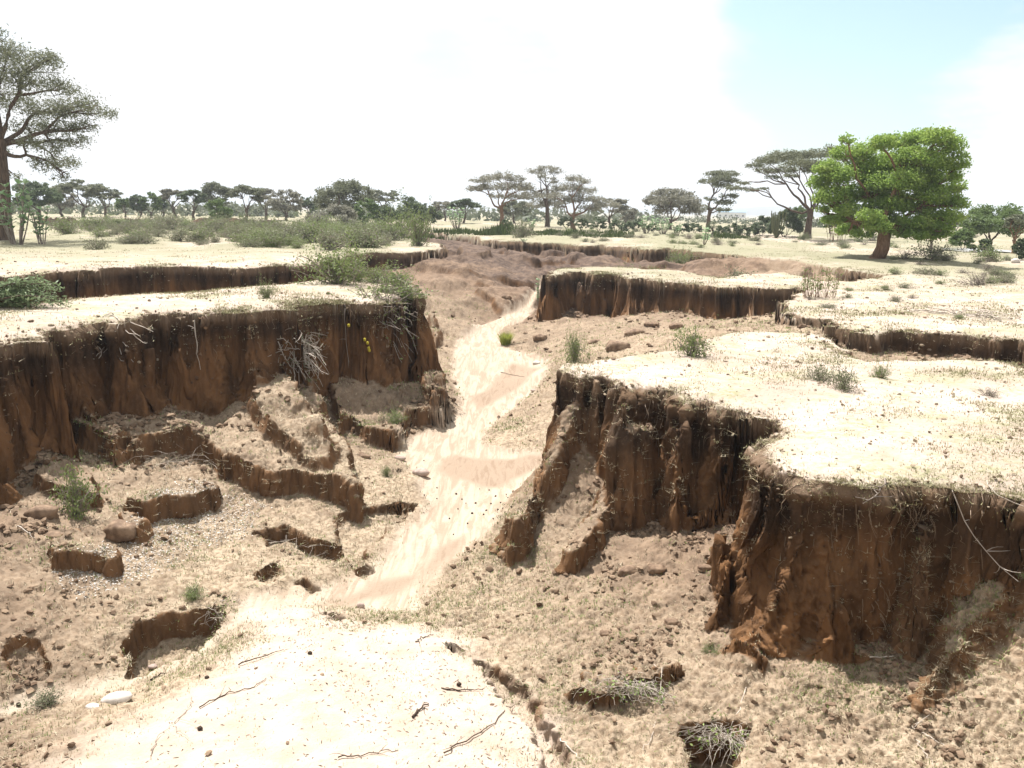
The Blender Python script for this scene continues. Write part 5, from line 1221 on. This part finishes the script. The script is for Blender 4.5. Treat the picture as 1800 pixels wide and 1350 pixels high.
for q in [(1016, 702, -2.7, 52, 24, 'broken soil block leaning under the tip of the near plateau'), (985, 712, -2.8, 28, 18, 'crumbled soil heap piece beside the leaning block'), (950, 590, -2.4, 26, 14, 'dark soil lump on the talus above the bright tussock'),
          (1085, 612, -1.6, 44, 22, 'large dark fallen soil block on the slope between the two right plateaus'), (1115, 588, -1.5, 36, 16, 'reddish fallen soil block above the large dark one'), (1048, 600, -1.8, 26, 12, 'small soil block on the slope beside the large dark one'), (1145, 575, -1.4, 28, 12, 'grey soil lump at the top of the fallen block heap'),
          (1190, 574, -1.4, 26, 12, 'grey soil lump alone at the foot of the mid plateau wall'), (890, 520, -1.8, 18, 10, 'dark soil lump low on the far smooth bank'), (640, 752, -3.0, 20, 12, 'round soil lump in the shadow under the terrace'), (1155, 1002, -2.7, 30, 16, 'soil clod on the slope below the second buttress'),
          (1180, 1095, -2.7, 24, 14, 'brown clod in the middle of the near slope'), (1240, 1000, -2.5, 26, 14, 'soil clod near the foot of the corner buttress'), (1105, 1005, -2.8, 36, 18, 'wide soil clod above the short grass of the near slope'), (1065, 1115, -2.9, 22, 12, 'small brown clod on the straw covered slope'),
          (1575, 1166, -2.4, 14, 9, 'upper of two little clods before the near wall foot'), (1590, 1176, -2.4, 16, 9, 'lower of two little clods before the near wall foot'), (1615, 1210, -2.4, 26, 14, 'crumbly clod on the grass edge below the near wall'), (1460, 1240, -2.6, 16, 10, 'lone red brown clod on the straw'),
          (75, 905, -2.5, 44, 26, 'rough soil block behind the feathery herb'), (215, 935, -2.8, 48, 34, 'rounded ochre soil block at the end of the terraces'), (95, 940, -2.6, 34, 18, 'low soil block under the feathery herb'), (620, 1310, -2.9, 1, 1, '')]:
    if q[5]: stone(*q, SB, 'soil block', 'soil_block', int(q[0]))
# droppings on the stream sand
dm = soil_mat('dropping', (.035, .028, .022), (.08, .06, .045)); dme = None
pts = [(802, 869), (819, 885), (836, 885), (805, 895), (863, 886), (855, 898), (822, 921), (871, 873), (880, 885), (887, 889), (893, 878), (890, 870), (746, 871), (754, 886), (768, 877), (790, 912), (797, 940), (888, 902), (880, 909), (875, 897), (860, 862), (843, 860), (812, 878), (745, 903), (867, 912), (884, 895), (830, 903), (850, 905), (768, 858), (702, 797), (745, 810), (875, 920), (905, 880), (899, 893)]
pts.sort(key=lambda q: (q[1] // 12, q[0]))
row_ = {}; DLAB = []
RN = {}
for q in pts: RN.setdefault(q[1] // 12, len(RN))
for q in pts:
    row_[q[1] // 12] = row_.get(q[1] // 12, -1) + 1
    DLAB.append(f'{ORD[row_[q[1] // 12]]} dark dropping from the left in the {ORD[RN[q[1] // 12]]} row down the stream sand')
for i, (u, v) in enumerate(pts):
    p = gp(u, v, -3.2); s = rng.uniform(.012, .026)
    if dme is None: dme = mesh_np('dropping', IV * (1 + .15 * rng.normal(size=(12, 1))), IF, [dm], {'v': np.full(12, .5)}, True)
    o = link('dropping', dme, label=DLAB[i], category='droppings', group='dark droppings on the stream bed'); o.location = (p[0], p[1], p[2] + s * .6); o.scale = (s * 1.2, s, s); o.rotation_euler[2] = i
for u, v, lab in [(545, 1150, 'dark dropping alone near the middle of the pale bank'), (352, 1283, 'brown round dropping low on the pale bank'), (364, 1193, 'brown dropping above the long thin stick'), (33, 1240, 'dark dropping on the side channel sand'), (807, 1205, 'dark dropping just above the short straight stick')]:
    p = gp(u, v, -3.0); o = link('dropping', dme, label=lab, category='droppings'); o.location = (p[0], p[1], p[2] + .02); o.scale = (.036, .03, .03)

# sticks, branches and roots as single things
def stick(pts, r, lab, mat='dark', z0=-3., name='stick', cat='stick', lift=.012, side=0, jit_=.012, seed=0):
    rs = np.random.default_rng(seed + int(pts[0][0])); P = []
    for a in pts:
        u, v = a[:2]
        P.append((*unp(u, v, a[2]), a[2]) if len(a) == 3 else (lambda q_: (q_[0], q_[1], q_[2] + lift))(gp(u, v, z0)))
    P = np.array(P); t = np.linspace(0, len(P) - 1, max(6, 4 * len(P))); P = np.stack([np.interp(t, range(len(P)), P[:, i]) for i in range(3)], 1)
    P[1:-1] += rs.normal(size=(len(P) - 2, 3)) * jit_
    if len(pts[0]) == 2: P[:, 2] = np.maximum(P[:, 2], terrain(P[:, 0], P[:, 1]) + lift)
    g = G(); c = P.mean(0); g.tube(P - c, np.linspace(r, r * .4, len(P)), 5)
    for _ in range(side):
        k_ = rs.integers(1, len(P) - 1); d = rs.normal(size=3) * .13; d[2] = abs(d[2]) * .6; g.tube(curve(P[k_] - c, P[k_] - c + d, rs.normal(size=3) * .02, rs, 4), np.linspace(r * .5, r * .2, 4), 3)
    o = link(name, g.mesh(name, MBK[mat], True), label=lab, category=cat); o.location = c; return o
stick([(419, 1170), (460, 1157), (499, 1143)], .010, 'dark straight stick on the upper part of the pale bank')
stick([(350, 1245), (395, 1222), (440, 1212), (468, 1193)], .008, 'long thin curved stick sweeping across the pale bank', side=1)
stick([(776, 1211), (810, 1214), (849, 1214)], .011, 'short straight dark stick with a forked end', side=2)
stick([(725, 1262), (735, 1250), (753, 1238)], .016, 'thick dark crooked stick below the forked one', side=2)
stick([(594, 1333), (645, 1327), (700, 1320)], .008, 'thin knotty stick low on the pale bank', side=3)
stick([(780, 1325), (820, 1302), (870, 1272), (905, 1240)], .009, 'long thin twig rising to the edge of the pale bank', side=2)
stick([(730, 1129), (745, 1122), (762, 1116)], .009, 'short twig beside the cut at the head of the ditch', side=1)
stick([(265, 1330), (280, 1295), (305, 1275)], .005, 'fine curved twig near the photo bottom', 'grey')
stick([(307, 1272), (335, 1240), (336, 1225)], .005, 'fine upright curved twig above the bottom one', 'grey', side=1)
stick([(309, 1278), (332, 1300)], .005, 'tiny straight grey twig crossing the fine curved ones', 'grey')
stick([(265, 1195), (290, 1183)], .016, 'stubby dark stick at the edge of the side channel')
stick([(985, 1300), (1010, 1325), (1030, 1352)], .010, 'bleached straight stick on the rough ground at the photo bottom', 'pale')
stick([(1150, 1170), (1165, 1230), (1150, 1290), (1130, 1320)], .008, 'pale root trailing down the rough ground', 'pale', side=3)
stick([(1320, 1162), (1290, 1260), (1265, 1340)], .007, 'long pale root draping into the dark pit', 'pale', side=3)
stick([(1595, 1272), (1625, 1290), (1660, 1308)], .009, 'bleached branched stick on the straw near the bottom edge', 'pale', side=3)
stick([(1610, 1300), (1625, 1325), (1640, 1348)], .006, 'thin pale straw stem below the branched stick', 'pale')
stick([(1525, 1185), (1560, 1186), (1568, 1183)], .010, 'short pale stick lying before the wall foot', 'pale')
stick([(30, 925), (50, 938), (62, 944)], .012, 'short pale stick on the brown slope at the far side', 'pale')
stick([(880, 655), (905, 660), (922, 663)], .010, 'dark stick on the stream sand below the talus')
stick([(1420, 640), (1425, 600), (1418, 565)], .009, 'thin bare upright stem on the back rim of the near plateau', 'dark', -.3, 'dead_stem', 'dead stem', .05) if 0 else None
# long branch hanging in the alcove
def hang(u, v0, v1, z0, drift, r, lab, mat='pale', side=0, name='hanging_root', cat='root', seed=1):
    rs = np.random.default_rng(seed); p = np.array(gp(u, v0, z0)); D = math.hypot(p[0], p[1]) - .32
    n = 8; P = []
    for k_ in range(n):
        f = k_ / (n - 1); q_ = at_dist(u + drift * f * f + rs.normal() * 1.2, v0 + (v1 - v0) * f, D - .25 * f * (1 if drift > 50 else .3)); P.append(q_)
    P = np.array(P); P[0] = p; g = G(); c = P[0].copy(); g.tube(P - c, np.linspace(r, r * .45, n), 4)
    for _ in range(side):
        k_ = rs.integers(2, n - 1); d = rs.normal(size=3) * .16; d[2] = -abs(d[2]) * .4 + .05; g.tube(curve(P[k_] - c, P[k_] - c + d, rs.normal(size=3) * .02, rs, 4), np.linspace(r * .7, r * .3, 4), 3)
    o = link(name, g.mesh(name, MBK[mat], True), label=lab, category=cat); o.location = c; return o
hang(1675, 836, 1022, -.25, 115, .008, 'long thin branched root hanging across the dark alcove', 'pale', 5, seed=3)
hang(1735, 845, 890, -.25, 65, .007, 'pale root end sticking out of the alcove rim', 'pale', 2, seed=4)
hang(1405, 860, 935, -.3, 16, .010, 'bleached splinter of root stuck in the corner buttress', 'pale', 0, seed=5)
hang(1555, 845, 885, -.3, -40, .012, 'bundle of curling roots under the rim at the wall middle', 'grey', 8, seed=6)
for i, (u, v0, v1, dr, lab) in enumerate([(155, 590, 668, 16, 'reddish root slanting down the left wall'), (185, 560, 730, 6, 'longest root hanging down the left wall with a red tuft'), (343, 560, 650, 8, 'thin straight root of a pair on the left wall'), (356, 550, 650, 4, 'paler root of the pair on the left wall'),
                                 (606, 525, 650, 8, 'hanging root with a yellow fruit on the tongue wall'), (643, 560, 660, 18, 'hanging root with several yellow fruits below the brushwood'), (172, 520, 520, 0, '')]):
    if lab: hang(u, v0 if v0 < 540 else v0 - 12, v1, .3, dr, .013, lab, 'grey' if i != 2 else 'pale', 2, seed=20 + i)
# yellow fruits
fm = NT('fruit_skin'); fm.color((.36, .30, .03)); fm.b.inputs['Roughness'].default_value = .5
for u, v, lab in [(613, 572, 'yellow fruit hanging alone from its root'), (641, 597, 'topmost yellow fruit of the cluster'), (646, 603, 'second yellow fruit of the cluster, just under the topmost'), (648, 612, 'third yellow fruit of the cluster'), (649, 616, 'lowest yellow fruit of the cluster')]:
    x, y = unp(u, 524, .3); D = math.hypot(x, y) - .62; q_ = at_dist(u, v, D); o = link('fruit', mesh_np('fruit', IV * .05, IF, [fm.m], None, True), label=lab, category='fruit'); o.location = q_; o.scale = (.9, .9, 1.15)
# brushwood hanging over the walls and dead branch piles
def bramble(name, lab, u, v, z0, rx, rz, n, mat, leaf, nl, out_=.3, down=.6, seed=0, thick=.006, onray=True, cat='brushwood', lsz=.05):
    rs = np.random.default_rng(seed); s = math.hypot(*gp(u, v, z0)[:2]) / FPX; p = np.array(gp(u, v, z0)); tg, lg = G(), G(); C = []
    ey = np.array([p[0], p[1], 0]) / math.hypot(p[0], p[1]); ex = np.array([ey[1], -ey[0], 0]); c0 = -ey * out_
    R_ = np.array([rx * s, out_ * .9, rz * s])
    for i in range(n):
        a = c0 * rs.random() + ex * rs.normal() * R_[0] * .45 + np.array([0, 0, -down * rs.random() * R_[2]])
        b = a + ex * rs.normal() * R_[0] * .55 - ey * abs(rs.normal()) * R_[1] * .6 + np.array([0, 0, rs.normal() * R_[2] * .45 - down * R_[2] * .3])
        P = curve(a, b, rs.normal(size=3) * R_[0] * .22, rs, 6, R_[0] * .02); tg.tube(P, np.linspace(thick, thick * .35, 6), 3); C.append(P)
    C = np.array(C)
    o = thing(name, lab, cat, tuple(p)); link('twigs', tg.mesh('twigs', MBK[mat], True), o)
    if nl:
        k_ = rs.integers(0, n, nl); j_ = rs.integers(1, 6, nl); lg.leaves(C[k_, j_] + rs.normal(size=(nl, 3)) * .03, lsz, rs, 2, .1); link('foliage', lg.mesh('foliage', ML[leaf]), o)
    return o
bramble('hanging_brushwood', 'big tangle of grey twigs with green tips hanging over the tongue tip', 660, 522, .3, 42, 60, 520, 'grey', 'scrubg', 1500, .7, .9, 1, .017, lsz=.09)
bramble('hanging_brushwood', 'green leafy branch spreading over the very tip of the tongue', 690, 512, .3, 40, 22, 200, 'grey', 'scrubg', 2600, .5, .3, 2, .012, lsz=.10)
b_ = bramble('hanging_brushwood', 'dry thorn branch hanging low on the middle of the left wall', 500, 536, .3, 36, 40, 260, 'pale', 'scrub', 400, .8, 1.4, 3, .016, lsz=.08); b_.location.z -= .75; b_.location.x += .2
bramble('hanging_brushwood', 'whitish bare twigs sticking out under the rim at the left', 200, 560, .3, 30, 30, 70, 'pale', 'scrub', 0, .7, 1.6, 4, .018)
bramble('hanging_brushwood', 'small grey twig bunch on the rim between two wall panels', 395, 542, .3, 26, 20, 70, 'grey', 'scrub', 60, .3, .5, 5, .007)
bramble('dead_branch_pile', 'pile of bleached dead branches over the notch wall', 1700, 590, -.1, 70, 24, 200, 'pale', 'scrub', 200, .6, .8, 6, .016)
bramble('dead_branch_pile', 'brown dead branches at the start of the bleached pile', 1625, 592, -.1, 26, 26, 60, 'orange', 'scrub', 60, .5, .8, 7, .009)
bramble('dead_branch_pile', 'grey brush with leaves where the notch meets the frame edge', 1775, 612, -.1, 40, 22, 90, 'grey', 'scrubg', 200, .5, .6, 8, .009)
bramble('hanging_brushwood', 'fan of straw coloured stems leaning on the trench wall', 215, 475, .35, 22, 40, 110, 'grey', 'scrub', 20, .6, 1.2, 9, .02)
bramble('hanging_brushwood', 'brown stems leaning on the trench wall next to the dry fan', 330, 470, .35, 34, 44, 120, 'grey', 'scrub', 40, .9, 1.5, 10, .02)
bramble('hanging_brushwood', 'dry brush in the trench before the bright green shrub', 430, 474, .35, 50, 30, 240, 'pale', 'scrub', 500, 1.2, 1.2, 11, .02, lsz=.09)
bramble('root_tangle', 'pale root tangle spilling from the rim of the undercut hollow', 385, 1052, -3., 30, 34, 50, 'pale', 'herb', 60, .25, .8, 12, .006)
bramble('root_tangle', 'straw and roots hanging over the clod scarp', 1110, 1185, -2.8, 70, 20, 160, 'pale', 'herb', 260, .25, .7, 13, .0035)
bramble('root_tangle', 'straw and roots hanging over the dark pit', 1280, 1262, -2.8, 60, 36, 150, 'pale', 'herb', 200, .3, .8, 14, .0035)
bramble('root_tangle', 'loose pale roots on the ochre block and terrace ends', 300, 800, -2.6, 110, 40, 90, 'pale', 'scrub', 60, .8, .5, 15, .005)
bramble('root_tangle', 'bare roots on the front of the lower terrace', 500, 810, -2.8, 90, 30, 70, 'pale', 'scrub', 60, .6, .6, 16, .005)
# green acacia fronds at the photo edge
def fronds():
    p = np.array(gp(-30, 545, .3)); rs = np.random.default_rng(8); tg, lg = G(), G(); s = math.hypot(p[0], p[1]) / FPX
    ey = np.array([p[0], p[1], 0]) / math.hypot(p[0], p[1]); ex = np.array([ey[1], -ey[0], 0]); C, Dn = [], []
    for i in range(46):
        a = rs.uniform(-.35, .9); L_ = rs.uniform(40, 115) * s; e = ex * math.cos(a) * L_ + np.array([0, 0, math.sin(a) * L_ * .62 + .05]) + ey * rs.normal() * .5
        P = curve((0, 0, .1), e, np.array([0, 0, .25 * L_]), rs, 7, .01); tg.tube(P, np.linspace(.022, .006, 7), 4)
        for f in np.linspace(.25, 1, 34):
            q_ = np.array([np.interp(f * 6, range(7), P[:, j]) for j in range(3)])
            for sg_ in (-1, 1): C.append(q_ + rs.normal(size=3) * .035 + np.array([0, 0, sg_ * .035]))
    lg.leaves(np.array(C), .12, rs, 3, .1)
    o = thing('acacia_sapling', 'grey green acacia sapling with feathery fronds at the trench end by the frame', 'shrub', tuple(p)); link('branches', tg.mesh('branches', MBK['dark'], True), o); link('fronds', lg.mesh('fronds', leaf_mat('frond', (.10, .15, .07), (.22, .28, .15), .35)), o)
fronds()

# ------------------------------------------------------------------ air
def haze():
    me = bpy.data.meshes.new('haze'); a, b, c = 3850, -8, 62
    v = [(x, y, z) for z in (b, c) for x, y in ((-a, -a), (a, -a), (a, a), (-a, a))]
    me.from_pydata(v, [], [(3, 2, 1, 0), (4, 5, 6, 7), (0, 1, 5, 4), (1, 2, 6, 5), (2, 3, 7, 6), (3, 0, 4, 7)]); m = bpy.data.materials.new('air'); m.use_nodes = True; t = m.node_tree
    t.nodes.remove(t.nodes['Principled BSDF']); pv = t.nodes.new('ShaderNodeVolumePrincipled'); pv.inputs['Color'].default_value = (.80, .88, .97, 1); pv.inputs['Density'].default_value = HAZE
    t.links.new(pv.outputs[0], t.nodes['Material Output'].inputs['Volume']); me.materials.append(m); me.update(); link('haze', me, kind='stuff')
HAZE = .00042
haze()
